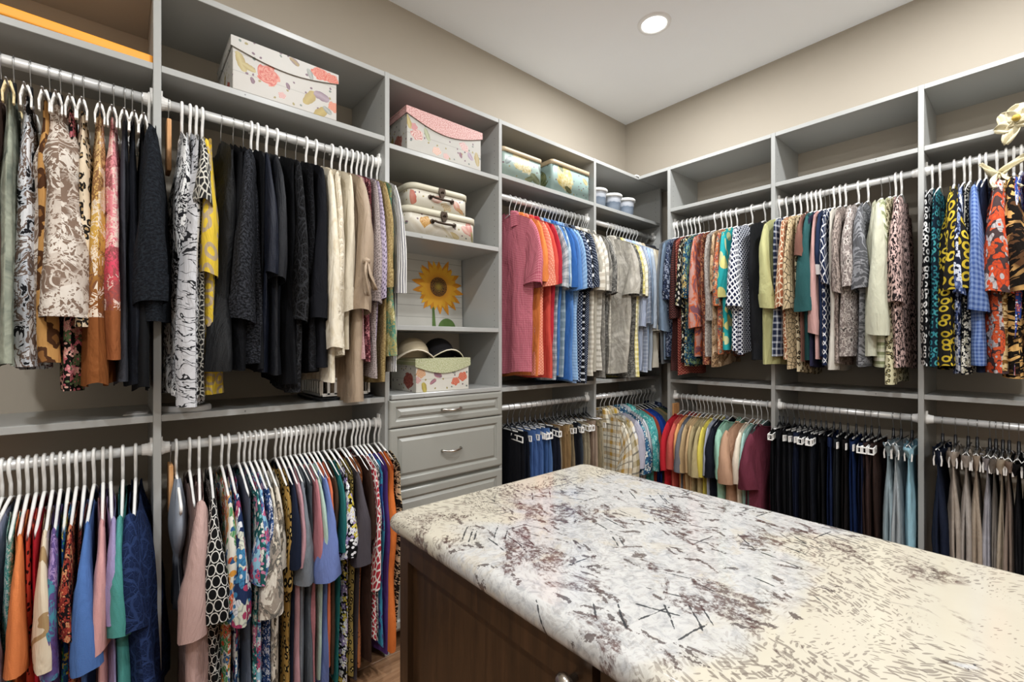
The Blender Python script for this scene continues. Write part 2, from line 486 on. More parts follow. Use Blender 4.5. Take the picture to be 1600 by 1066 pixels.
        if len(cs) > 1:
            a2 = nb.math('MULTIPLY', nb.math('GREATER_THAN', fu, 0.62), nb.math('LESS_THAN', fu, 0.72))
            b2 = nb.math('MULTIPLY', nb.math('GREATER_THAN', fv, 0.62), nb.math('LESS_THAN', fv, 0.72))
            col = nb.mix(nb.math('MULTIPLY', nb.math('MAXIMUM', a2, b2), 0.7), col, cs[1])
    elif typ == 'lattice':
        R = nb.map(U, (sc, sc, 1), (0, 0, 0.785))
        a, b, _ = nb.sep(R)
        fa = nb.math('ABSOLUTE', nb.math('SUBTRACT', nb.math('FRACT', a), 0.5)); fb = nb.math('ABSOLUTE', nb.math('SUBTRACT', nb.math('FRACT', b), 0.5))
        t = spec[4] if len(spec) > 4 else 0.40
        col = nb.mix(nb.math('GREATER_THAN', nb.math('MAXIMUM', fa, fb), t), bg, cs[0])
        if len(cs) > 1: col = nb.mix(nb.math('LESS_THAN', nb.math('MAXIMUM', fa, fb), 0.17), col, cs[1])
    elif typ == 'chain':
        R = nb.map(U, (sc, sc * 0.87, 1))
        a, b, _ = nb.sep(R)
        row = nb.math('FLOOR', b)
        a2 = nb.math('ADD', a, nb.math('MULTIPLY', nb.math('FLOORED_MODULO', row, 2.0), 0.5))
        fx = nb.math('SUBTRACT', nb.math('FRACT', a2), 0.5); fy = nb.math('SUBTRACT', nb.math('FRACT', b), 0.5)
        r = nb.vmath('LENGTH', nb.comb(fx, fy))
        m = nb.math('MULTIPLY', nb.math('GREATER_THAN', r, 0.42), nb.math('LESS_THAN', r, 0.52))
        col = nb.mix(m, bg, cs[0])
    elif typ == 'chevron':
        fu = nb.math('ABSOLUTE', nb.math('SUBTRACT', nb.math('FRACT', nb.math('MULTIPLY', u, sc)), 0.5))
        f = nb.math('FRACT', nb.math('ADD', nb.math('MULTIPLY', v, sc * 1.5), nb.math('MULTIPLY', fu, 1.6)))
        al = [bg] + cs; n = len(al)
        col = nb.ramp(f, [(i / n, c) for i, c in enumerate(al)], True)
    elif typ == 'tweed':
        f = nb.noise(nb.map(U, (1.4, 0.7, 1)), sc, 2, 0.7)
        col = nb.ramp(f, [(0.0, bg), (0.50, cs[0])] + ([(0.6, cs[1])] if len(cs) > 1 else []), True)
    else:
        raise ValueError(typ)
    # gentle dye variation and wrinkles
    wn = nb.noise(nb.map(U, (9, 3.2, 1)), 1.6, 4, 0.6, 0.8)
    h = nb.math('MULTIPLY', wn, 1.0)
    if bh is not None: h = nb.math('ADD', h, nb.math('MULTIPLY', bh, 0.06))
    nb.bump(h, wr, 0.02)
    FAB[key] = nb.done(col, rough, 0.0, 0.12 if rough > 0.7 else 0.22)
    return FAB[key]

# ------------------------------------------------------------------ the room
def struct(name, mb, mat, bevel=0.0):
    return tag(mb.obj(name, mat, bevel=bevel), kind='structure')

T = 0.1
struct('wall_left', MB().box(XW - T, XW, YR - T, YW + T, 0, ZC), M['wall'])
struct('wall_back', MB().box(XW, XR, YW, YW + T, 0, ZC), M['wall'])
struct('wall_right', MB().box(XR, XR + T, YR - T, YW + T, 0, ZC), M['wall'])
wf = struct('wall_front', MB().box(XW, -0.3, YR - T, YR, 0, ZC).box(0.55, XR, YR - T, YR, 0, ZC).box(-0.3, 0.55, YR - T, YR, 2.1, ZC), M['wall'])
d1 = tag(empty('door_1', (-0.3, YR - 0.06, 0)), kind='structure')
MB().box(0.004, 0.846, 0.01, 0.05, 0.008, 2.095).obj('door_leaf', M['ceiling'], d1, 0.003)
MB().box(-0.06, 0.0, 0.061, 0.075, 0, 2.16).box(0.85, 0.91, 0.061, 0.075, 0, 2.16).box(0.0, 0.85, 0.061, 0.075, 2.1, 2.16).obj('door_casing', M['ceiling'], d1)
MB().lathe([(0.0, 0.0), (0.012, 0.0), (0.012, 0.02), (0.026, 0.03), (0.028, 0.045), (0.02, 0.058), (0.0, 0.06)], 16).obj('door_knob', M['steel'], d1, smooth=True).rotation_euler = (-math.pi / 2, 0, 0)
bpy.data.objects['door_knob'].location = (0.78, 0.05, 1.0)
struct('ceiling', MB().box(XW - T, XR + T, YR - T, YW + T, ZC, ZC + 0.1), M['ceiling'])
fl = struct('floor', MB().box(XW - T, XR + T, YR - T, YW + T, -0.08, -0.012), M['walnut'])
PW, PL = 0.18, 1.2
pm = MB().box(0, PL - 0.002, 0, PW - 0.002, -0.012, 0).mesh('plank', M['floor_wood'], 0.001)
rnd = random.Random(5)
ny = int((XR - XW) / PW) + 1
for i in range(ny):
    x0 = XW + i * PW
    y = YR - rnd.uniform(0, PL)
    while y < YW:
        ya, yb = max(y, YR), min(y + PL, YW)
        y += PL
        if yb - ya < 0.03: continue
        o = link('plank', pm, fl)
        o.location = (x0 + PW, ya, 0); o.rotation_euler = (0, 0, math.pi / 2)
        o.scale = ((yb - ya) / PL, (min(1.0, (XR - x0) / PW)), 1)
        if o.scale.y < 1: o.location.x = XR

# ------------------------------------------------------------------ recessed lamps
lens = MB().lathe([(0.0, 0.0), (0.062, 0.0)], 32).mesh('lens', M['lamp'])
trim = MB().lathe([(0.062, 0.004), (0.066, -0.004), (0.085, -0.003), (0.088, 0.004)], 32).mesh('trim_ring', M['lamp_trim'], smooth=True)
ldat = bpy.data.lights.new('recessed_lamp_light', 'AREA')
ldat.shape = 'DISK'; ldat.size = 0.12; ldat.energy = LAMP_W; ldat.color = (0.97, 0.985, 1.0)
for i, (x, y) in enumerate(LAMPS):
    off = '' if i == 0 else '_%d_offscreen' % i       # only the first lamp is in the picture
    e = empty('ceiling_lamp' + off, (x, y, ZC - 0.004), 0, 'round white recessed ceiling lamp, switched on', 'lamp', 'recessed ceiling lamps')
    link('lens' + off, lens, e, (0, 0, 0.001)); link('trim_ring', trim, e)
    lo = bpy.data.objects.new('lamp_light' + off, ldat); COL.objects.link(lo)
    lo.parent = e; lo.location = (0, 0, -0.008)

# ------------------------------------------------------------------ closet bays
TH = 0.02
def bx(mb, side, a0, a1, d0, d1, z0, z1):
    if side == 'L': return mb.box(XW + d0, XW + d1, a0, a1, z0, z1)
    return mb.box(a0, a1, YW - d1, YW - d0, z0, z1)

class Bay:
    def __init__(s, side, a0, a1, label):
        s.side, s.a0, s.a1 = side, a0, a1
        loc = (XW + DEP / 2, (a0 + a1) / 2, 0) if side == 'L' else ((a0 + a1) / 2, YW - DEP / 2, 0)
        s.loc = Vector(loc)
        s.e = empty('closet_bay', loc, 0, label, 'closet bay')
    def board(s, name, a0, a1, d0, d1, z0, z1, mat=None, bevel=0.0012):
        mb = bx(MB(), s.side, a0, a1, d0, d1, z0, z1)
        mb.V = [tuple(Vector(v) - s.loc) for v in mb.V]
        o = mb.obj(name, mat or M['grey'], s.e, bevel)
        return o
    def panel(s, a):
        return s.board('side_panel', a - TH / 2, a + TH / 2, 0, DEP, 0, ZT)
    def shelf(s, z, name='shelf', d1=DEP - 0.002):
        return s.board(name, s.a0 + TH / 2, s.a1 - TH / 2, 0, d1, z - 0.021, z)
    def rod(s, z, a0=None, a1=None):
        a0 = (s.a0 + TH / 2) if a0 is None else a0; a1 = (s.a1 - TH / 2) if a1 is None else a1
        d = DEP - 0.058
        p = [(XW + d, a0, z), (XW + d, a1, z)] if s.side == 'L' else [(a0, YW - d, z), (a1, YW - d, z)]
        mb = MB().tube(p, 0.0155, 16)
        mb.V = [tuple(Vector(v) - s.loc) for v in mb.V]
        r = mb.obj('hanging_rod', M['rod'], s.e, smooth=True)
        for a, q in ((a0, 1), (a1, -1)):
            c = Vector((XW + d, a, z)) if s.side == 'L' else Vector((a, YW - d, z))
            ax = Vector((0, q, 0)) if s.side == 'L' else Vector((q, 0, 0))
            m2 = MB().tube([c, c + ax * 0.004, c + ax * 0.012, c + ax * 0.026], [0.023, 0.023, 0.0195, 0.0175], 16)
            w = Vector((0.010, 0.0, 0)) if s.side == 'L' else Vector((0, 0.010, 0))
            lo = c - w + Vector((0, 0, 0.01)); hi = c + w + ax * 0.006 + Vector((0, 0, 0.036))
            m2.box(min(lo.x, hi.x), max(lo.x, hi.x), min(lo.y, hi.y), max(lo.y, hi.y), lo.z, hi.z)
            m2.V = [tuple(Vector(v) - s.loc) for v in m2.V]
            m2.obj('rod_bracket', M['white_plastic'], r)
        return r

ZS, ZM, ZU, ZL = 2.170, 1.082, 2.075, 0.970
yA, yB, yC, yD, yE, yG = -0.672, 0.090, 0.850, 1.4605, 2.208, 2.945
xA, xB, xC, xD = -1.563, -0.9484, -0.350, 0.260
b1 = Bay('L', yA, yB, 'grey open closet bay with two rods holding skirts above bright tees')
b1.panel(yA); b1.panel(yB)
b2 = Bay('L', yB, yC, 'grey open closet bay with the large rose-print box on its top shelf')
b2.panel(yC)
b4 = Bay('L', yD, yE, 'grey open closet bay holding polo shirts above jeans and khaki trousers')
b4.panel(yD); b4.panel(yE)
b5 = Bay('L', yE, yG, 'grey corner closet bay with three clear tubs on its top shelf')
b5.panel(yG)
b6 = Bay('R', xA, xB, 'grey closet bay with printed blouses above plain pastel tees')
b6.panel(xA); b6.panel(xB)
b7 = Bay('R', xB, xC, 'grey closet bay with mixed blouses above dark trousers')
b7.panel(xC)
b8 = Bay('R', xC, xD, 'grey closet bay with cream silk flower on its shelf above beige trousers')
b8.panel(xD)
for b in (b1, b2, b4, b5, b6, b7, b8):
    b.shelf(ZT, 'top_board'); b.shelf(ZS); b.shelf(ZM)
    b.rod(ZU); b.rod(ZL)
b5.board('top_board', yG + TH / 2, YW, 0, DEP, ZT - 0.021, ZT)
b6.board('top_board', XF, xA - TH / 2, 0.0, DEP, ZT - 0.021, ZT)
# white corner cap where the two tops meet
b5.board('corner_cap', YF - 0.03, YF + 0.004, DEP - 0.03, DEP + 0.004, ZT - 0.004, ZT + 0.006, M['white_plastic'])

# drawer tower
b3 = Bay('L', yC, yD, 'grey drawer tower with raised-panel drawers and open shelves holding decorative boxes')
b3.e.name = 'drawer_tower'; b3.e['category'] = 'drawer unit'
b3.shelf(ZT, 'top_board')
Z31, Z32, Z33, Z34 = 2.148, 1.791, 1.384, 1.090
for z in (Z31, Z32, Z33): b3.shelf(z)
b3.board('shelf', yC + TH / 2, yD - TH / 2, 0, DEP + 0.018, Z34 - 0.021, Z34, bevel=0.003)
b3.board('carcass', yC + TH / 2, yD - TH / 2, 0.01, DEP - 0.004, 0.08, Z34 - 0.022, M['drawer'])

def loops(mb, rects):
    """nested rectangles (y0, y1, z0, z1, x) lofted into a moulded panel facing +x"""
    V = []; F = []
    for (y0, y1, z0, z1, x) in rects:
        V += [(x, y0, z0), (x, y1, z0), (x, y1, z1), (x, y0, z1)]
    for i in range(len(rects) - 1):
        for j in range(4):
            F.append((i * 4 + j, i * 4 + (j + 1) % 4, (i + 1) * 4 + (j + 1) % 4, (i + 1) * 4 + j))
    n = len(rects) - 1
    F.append((n * 4, n * 4 + 1, n * 4 + 2, n * 4 + 3))
    return mb.add(V, F)

def inset(y0, y1, z0, z1, prof):
    return [(y0 + e, y1 - e, z0 + e, z1 - e, x) for (e, x) in prof]

for (z0, z1) in ((0.951, 1.066), (0.699, 0.946), (0.440, 0.682), (0.100, 0.430)):
    y0, y1 = yC + 0.002, yD - 0.002
    w = 0.036 if z1 - z0 > 0.15 else 0.030
    pr = [(0, 0.0), (0, 0.014), (0.003, 0.0175), (0.008, 0.019), (w - 0.004, 0.019), (w, 0.0165), (w + 0.003, 0.011), (w + 0.007, 0.010), (w + 0.018, 0.0165), (w + 0.020, 0.018)]
    mb = loops(MB(), inset(y0, y1, z0, z1, pr))
    mb.V = [(v[0] + XF - b3.loc.x, v[1] - b3.loc.y, v[2] - b3.loc.z) for v in mb.V]
    dr = mb.obj('drawer', M['drawer'], b3.e)
    zc = (z0 + z1) / 2; yc = (y0 + y1) / 2
    pts = [(XF + 0.018, yc - 0.05, zc), (XF + 0.028, yc - 0.049, zc - 0.001)]
    for k in range(9):
        q = -1 + 2 * k / 8
        pts.append((XF + 0.030 + 0.012 * (1 - q * q), yc + 0.046 * q, zc - 0.004 + 0.004 * q * q))
    pts += [(XF + 0.028, yc + 0.049, zc - 0.001), (XF + 0.018, yc + 0.05, zc)]
    mh = MB().tube(pts, [0.007, 0.005] + [0.0042 + 0.0014 * (1 - (abs(k - 4) / 4)) for k in range(9)] + [0.005, 0.007], 8)
    mh.V = [tuple(Vector(v) - b3.loc) for v in mh.V]
    mh.obj('handle', M['steel'], dr, smooth=True)

# ------------------------------------------------------------------ island
IX0, IX1, IY0, IY1, IZ = -0.990, 1.20, 0.466, 1.165, 0.914
def rrect(x0, x1, y0, y1, r, n=5):
    P = []
    for (cx, cy, a0) in ((x1 - r, y0 + r, -90), (x1 - r, y1 - r, 0), (x0 + r, y1 - r, 90), (x0 + r, y0 + r, 180)):
        for k in range(n + 1):
            a = math.radians(a0 + 90 * k / n)
            P.append((cx + r * math.cos(a), cy + r * math.sin(a)))
    return P

def stack(mb, layers):
    """rounded outlines stacked and capped: [(outline, z)]"""
    n = len(layers[0][0]); V = []; F = []
    for P, z in layers: V += [(p[0], p[1], z) for p in P]
    for i in range(len(layers) - 1):
        for j in range(n):
            F.append((i * n + j, i * n + (j + 1) % n, (i + 1) * n + (j + 1) % n, (i + 1) * n + j))
    F.append(tuple(range(n))[::-1]); F.append(tuple((len(layers) - 1) * n + j for j in range(n)))
    return mb.add(V, F)

th = 0.042
lay = []
for k in range(9):
    a = math.radians(-70 + 160 * k / 8)
    e = 0.020 * (1 - math.cos(a)); z = IZ - th / 2 + (th / 2) * math.sin(a)
    if k == 0: z = IZ - th
    lay.append((rrect(IX0 + e, IX1 - e, IY0 + e, IY1 - e, 0.03 - e * 0.5), z))
lay[-1] = (lay[-1][0], IZ)
ct = stack(MB(), lay).obj('island_countertop', M['granite'])
for p in ct.data.polygons: p.use_smooth = len(p.vertices) == 4
tag(ct, 'cream granite island countertop with burgundy and black veining', 'countertop')

ic = empty('island_cabinet', ((IX0 + IX1) / 2, (IY0 + IY1) / 2, 0), 0, 'dark walnut island cabinet with shaker doors under the granite top', 'cabinet')
iv = Vector(ic.location)
FY = 0.507
def ipart(name, mb, mat, parent=ic, bevel=0.0015, smooth=False):
    mb.V = [tuple(Vector(v) - iv) for v in mb.V]
    return mb.obj(name, mat, parent, bevel, smooth=smooth)
ipart('body', MB().box(-0.958, 1.165, FY, 1.135, 0.10, IZ - th), M['walnut'])
ipart('toe_kick', MB().box(-0.90, 1.10, FY + 0.06, 1.08, 0.0, 0.10), M['walnut'])
xs = [(-0.960, -0.400), (-0.386, 0.14), (0.154, 0.66), (0.674, 1.164)]
for i, (x0, x1) in enumerate(xs):
    z0, z1 = 0.115, IZ - th - 0.004
    sl = 0.036 if i == 0 else 0.058
    # frame facing -y, built as loops around the recessed panel
    R = [(x0, x1, z0, z1, FY), (x0, x1, z0, z1, FY - 0.019), (x0 + sl, x1 - 0.058, z0 + 0.058, z1 - 0.052, FY - 0.019), (x0 + sl, x1 - 0.058, z0 + 0.058, z1 - 0.052, FY - 0.004)]
    V = []; F = []
    for (a0, a1, c0, c1, y) in R: V += [(a0, y, c0), (a1, y, c0), (a1, y, c1), (a0, y, c1)]
    for k in range(3):
        for j in range(4): F.append((k * 4 + j, k * 4 + (j + 1) % 4, (k + 1) * 4 + (j + 1) % 4, (k + 1) * 4 + j))
    do = ipart('door', MB().add(V, F), M['walnut'], bevel=0.0)
    ipart('panel', MB().box(x0 + sl - 0.002, x1 - 0.056, FY - 0.005, FY - 0.001, z0 + 0.056, z1 - 0.05), M['walnut'], do, 0)
    kx = x1 - 0.030 if i % 2 == 0 else x0 + 0.030
    kb = MB().lathe([(0.0, 0.0), (0.006, 0.0), (0.006, 0.012), (0.014, 0.018), (0.016, 0.024), (0.012, 0.030), (0.0, 0.032)], 16)
    kb.V = [(v[0] + kx, FY - 0.019 - v[2], v[1] + 0.832) for v in kb.V]
    ipart('knob', kb, M['steel'], do, 0, True)

# ------------------------------------------------------------------ boxes and shelf things
def printed(name, base, blobs, planks=0.0, base2=None, rough=0.45, ink=0.66):
    nb = NB(name); co = nb.coord()
    x, y, z = nb.sep(co)
    nx = nb.math('ABSOLUTE', nb.sep(nb.coord('Normal'))[0])
    front = nb.math('GREATER_THAN', nx, 0.55)
    side = nb.math('SUBTRACT', nb.math('MULTIPLY', x, -1.0), 0.28)
    hx = nb.math('ADD', nb.math('MULTIPLY', front, y), nb.math('MULTIPLY', nb.math('SUBTRACT', 1.0, front), side))
    P = nb.comb(hx, z, 0.0)
    P = nb.warp(P, 45, 0.010)
    col = nb.mix(nb.noise(P, 20, 3), base, base2 or base)
    if planks:
        f = nb.math('FRACT', nb.math('MULTIPLY', z, planks))
        col = nb.mix(nb.math('MULTIPLY', nb.math('LESS_THAN', f, 0.05), 0.35), col, '8d8880')
    # scattered small buds
    vv = nb.vor(P, 46, 1.0)
    m = nb.math('MULTIPLY', nb.math('LESS_THAN', vv.outputs['Distance'], 0.20), nb.math('GREATER_THAN', nb.sep(vv.outputs['Color'])[0], 0.72))
    col = nb.mix(m, col, nb.ramp(nb.sep(vv.outputs['Color'])[1], [(0, '7c5a6a'), (0.4, 'a99a5a'), (0.7, '7c8a80')], True))
    for (cx, cz, R, asp, rot, c1, c2) in blobs:
        q = nb.map(nb.vmath('SUBTRACT', P, (cx, cz, 0)), (1, 1, 1), (0, 0, rot))
        a, b, _ = nb.sep(q)
        r = nb.vmath('LENGTH', nb.comb(a, nb.math('MULTIPLY', b, asp)))
        if asp < 1.7:
            ang = nb.math('ARCTAN2', b, a)
            wob = nb.math('MULTIPLY', nb.math('SINE', nb.math('ADD', nb.math('MULTIPLY', ang, 5.0), nb.math('MULTIPLY', r, 260.0))), R * 0.10)
            rr = nb.math('ADD', r, wob)
            f = nb.math('ADD', 0.5, nb.math('MULTIPLY', nb.math('SINE', nb.math('ADD', nb.math('MULTIPLY', rr, 22.0 / R), ang)), 0.5))
            cc = nb.mix(f, c1, c2)
        else:
            rr = nb.math('ADD', r, nb.math('MULTIPLY', nb.math('POWER', nb.math('ABSOLUTE', nb.math('DIVIDE', a, R)), 2.0), R * 0.0))
            cc = nb.mix(nb.step(nb.math('ABSOLUTE', b), 0.0, R / asp), c2, c1)
        col = nb.mix(nb.math('LESS_THAN', rr, R), col, cc)
    col = nb.mix(1.0, col, (ink, ink, ink, 1), 'MULTIPLY')
    return nb.done(col, rough)

RO, RO2, PK, PK2, OL, MV, GY = 'd8523a', 'f0a088', 'e6a8a0', 'f5dcd2', 'b39a50', '8d7080', '8b8f88'
M['rose_print'] = printed('rose_print', 'd6d0c6', [
    (-0.065, 0.085, 0.036, 1.1, 0.3, RO, RO2), (-0.15, 0.10, 0.034, 2.4, 1.2, OL, 'd2c184'), (-0.125, 0.09, 0.022, 2.2, 0.3, OL, 'd2c184'),
    (0.075, 0.055, 0.034, 2.0, -1.0, OL, 'c9b060'), (0.115, 0.012, 0.034, 2.0, -0.8, OL, 'c9b060'), (0.118, 0.075, 0.03, 1.9, 0.2, MV, 'b7a3ac'),
    (0.165, 0.05, 0.022, 1.2, 0, 'e08a60', RO2), (-0.02, 0.03, 0.013, 1.1, 0, 'd87f78', PK2), (0.0, 0.07, 0.012, 1.8, 1.2, '7b3a4a', MV), (-0.115, 0.05, 0.012, 1.8, 1.2, '7b3a4a', MV), (0.14, 0.03, 0.02, 2.2, 0.6, GY, 'b9bcb2'),
    (-0.33, 0.03, 0.035, 1.2, 0, '9c3a34', 'c06a58'), (-0.27, 0.08, 0.03, 2.2, 1.2, '8b7a4a', OL)], 16, 'dedad2')
M['rose_lid'] = printed('rose_lid', 'd8d4ca', [(0.11, 0.155, 0.03, 1.3, 0, 'e05a3c', RO2), (0.155, 0.152, 0.025, 1.3, 0, 'e05a3c', RO2), (0.02, 0.165, 0.018, 1.8, 0.6, MV, OL), (0.075, 0.14, 0.022, 2.4, 1.2, GY, 'b9bcb2')], 0, 'e0ddd6')
M['pink_print'] = printed('pink_print', 'c9c6bc', [
    (-0.15, 0.075, 0.030, 1.2, 0, 'cf7f78', PK2), (-0.165, 0.105, 0.018, 1.2, 0, 'c8828a', PK), (-0.19, 0.12, 0.03, 2.6, 1.3, OL, 'd2c184'), (-0.10, 0.09, 0.03, 2.6, 1.1, '9aa07c', 'c5c8a4'),
    (0.10, 0.09, 0.026, 1.4, 0.5, 'd49a9a', PK2), (0.135, 0.055, 0.022, 2.0, 0.8, '9c8296', 'c4b0c0'), (0.175, 0.05, 0.034, 2.4, 1.4, OL, 'c9b98c'), (0.08, 0.045, 0.014, 1.8, 1.2, '9c3a4a', MV), (-0.05, 0.03, 0.022, 1.2, 0, 'e8b090', PK2), (0.0, 0.02, 0.016, 1.2, 0, 'd89a94', PK2),
    (-0.34, 0.05, 0.04, 1.3, 0, '8e4a40', 'b98070'), (-0.28, 0.06, 0.034, 2.2, 1.3, '7b6c44', OL)], 14, 'd6d2ca')
M['pink_lid'] = fabric('dots', 'e0aaa2', 'f0d6d0', 170.0, 0.9, 0.36, rough=0.6)
M['green_lid'] = None
nbp = NB('green_lid'); co = nbp.coord()
vv = nbp.vor(nbp.comb(nbp.sep(co)[1], nbp.sep(co)[2]), 190, 0.9)
M['green_lid'] = nbp.done(nbp.mix(nbp.math('LESS_THAN', vv.outputs['Distance'], 0.34), 'a0a47c', 'c4c4a8'), 0.5)
nbp = NB('pink_lid_print'); co = nbp.coord()
vv = nbp.vor(nbp.comb(nbp.math('SUBTRACT', nbp.sep(co)[1], nbp.sep(co)[0]), nbp.sep(co)[2]), 170, 0.9)
M['pink_lid'] = nbp.done(nbp.mix(nbp.math('LESS_THAN', vv.outputs['Distance'], 0.34), 'b88580', 'd0b0aa'), 0.5)
M['green_print'] = printed('green_print', 'ebe6da', [
    (0.105, 0.062, 0.024, 1.2, 0, 'e0603c', RO2), (0.065, 0.040, 0.022, 1.2, 0, 'e0603c', RO2), (-0.115, 0.085, 0.024, 1.2, 0, 'e2a06a', 'f2d0b0'), (-0.135, 0.055, 0.018, 1.2, 0, 'd88a8a', PK2),
    (-0.03, 0.075, 0.022, 1.8, 0.4, 'c98a94', MV), (-0.055, 0.045, 0.018, 1.8, -0.6, MV, 'c98a94'), (-0.10, 0.022, 0.024, 2.0, 1.3, OL, 'd8c96a'), (0.05, 0.09, 0.02, 2.4, 0.8, GY, 'b9bcb2'), (-0.33, 0.05, 0.045, 1.3, 0, '8e3a34', 'b96a5a')], 18, 'f3efe4')
M['suitcase'] = printed('suitcase_print', 'e6deca', [
    (-0.09, 0.055, 0.032, 1.1, 0.4, 'c98a3c', 'e8c27a'), (-0.06, 0.03, 0.055, 2.2, -0.6, 'f4efe2', 'e2d8c2'), (-0.13, 0.03, 0.05, 2.0, 0.8, 'f4efe2', 'e2d8c2'), (0.145, 0.062, 0.034, 1.8, 1.2, 'cf7068', 'e6b0a0'), (0.125, 0.055, 0.028, 2.0, 0.6, 'd88f84', 'efcdbc'), (0.165, 0.025, 0.03, 3.5, 1.4, '8d8a5a', 'b5ad78'), (0.06, 0.02, 0.03, 2.5, 0.3, 'c9b27a', 'e0cfa0'), (0.02, 0.03, 0.04, 3.0, 0.7, 'f4efe2', 'd6c9a8')], 0, 'efe9da')
M['suitcase_small'] = printed('suitcase_print_small', 'e6e0cc', [
    (-0.145, 0.045, 0.034, 1.9, 1.4, 'c9604c', 'e29a86'), (0.03, 0.03, 0.028, 1.6, 0.3, 'd4b482', 'f0e4c8'), (0.085, 0.045, 0.028, 1.7, 1.0, 'd8907c', 'efcbb8'), (0.105, 0.025, 0.024, 2.4, 0.5, 'c08a5a', 'ddb88a'), (-0.02, 0.055, 0.03, 1.8, -0.3, 'dba08c', 'f0d2c0')], 0, 'efe9da')
M['cream_card'] = plain('cream_card', 'c0bba6', 0.5, var=0.05, vs_=40)
M['blue_print'] = printed('blue_print', '9fb6ac', [
    (-0.01, 0.10, 0.060, 1.15, 0.2, 'd9c98c', 'efe6c0'), (0.02, 0.085, 0.045, 1.2, 0.7, 'cdb978', 'f0e8c8'), (-0.10, 0.085, 0.030, 2.0, -0.7, '5d6a66', '8a9a94'), (0.09, 0.03, 0.040, 1.9, 0.5, '6a6f4c', '98a080'), (0.05, 0.02, 0.03, 2.2, -0.4, '747c58', '9aa27c'), (0.125, 0.09, 0.02, 2.2, 1.2, '4c5450', '7a8a84')], 0, 'b9ccc2')
M['blue_print_big'] = printed('blue_print_big', '9dbab4', [
    (-0.06, 0.10, 0.062, 0.85, 0.2, 'cdb35c', 'f0e2a8'), (-0.04, 0.07, 0.048, 1.0, 0.7, 'd8c27a', 'f4ecc4'), (-0.03, 0.03, 0.03, 1.8, 0.4, '4a4c30', '7a7a50'), (0.12, 0.11, 0.026, 1.8, 0.6, 'a9935c', 'd8c89a'), (-0.09, 0.14, 0.024, 1.9, 0.8, '545c3c', '7d8660'), (-0.30, 0.07, 0.07, 1.3, 0, '6a744c', 'a5a878')], 0, 'b3cbc4')
M['tan_card'] = plain('tan_card', 'b3a182', 0.5)

def flap_box(name, label, y0, y1, z, h, dep, mbody, mlid, xfront=XF - 0.004, drop=(0.05, 0.085), over=0.006):
    w = y1 - y0
    e = empty(name, (xfront - dep / 2, (y0 + y1) / 2, z), 0, label, 'box')
    MB().box(-dep / 2, dep / 2, -w / 2, w / 2, 0, h - 0.004).obj('box_body', mbody, e, 0.0015)
    mb = MB().box(-dep / 2 - over, dep / 2 + over, -w / 2 - over, w / 2 + over, h - 0.004, h)
    n = 16; poly = [(-w / 2 - over, h - 0.004), (w / 2 + over, h - 0.004)]
    for k in range(n + 1):
        q = 1 - 2 * k / n
        poly.append((q * (w / 2 + over), h - drop[0] - (drop[1] - drop[0]) * math.cos(q * math.pi / 2)))
    mb.prism(poly[::-1], dep / 2 + 0.0025, dep / 2 + over, 'x')
    for s_ in (-1, 1):
        mb.box(-dep / 2, dep / 2, s_ * (w / 2 + over * 0.5) - 0.0015, s_ * (w / 2 + over * 0.5) + 0.0015, h - 0.030, h - 0.004)
    mb.obj('lid', mlid, e)
    return e
flap_box('storage_box', 'large white keepsake box printed with red poppies, curved white lid flap', 0.292, 0.641, ZS, 0.178, 0.28, M['rose_print'], M['rose_lid'], drop=(0.035, 0.062))
flap_box('storage_box', 'floral keepsake box with speckled pink lid flap above the suitcase boxes', 0.943, 1.340, Z31, 0.185, 0.29, M['pink_print'], M['pink_lid'], drop=(0.03, 0.075))
flap_box('storage_box', 'floral keepsake box with speckled green lid flap under two caps', 0.982, 1.262, Z34, 0.150, 0.24, M['green_print'], M['green_lid'], xfront=XF + 0.004, drop=(0.036, 0.068))

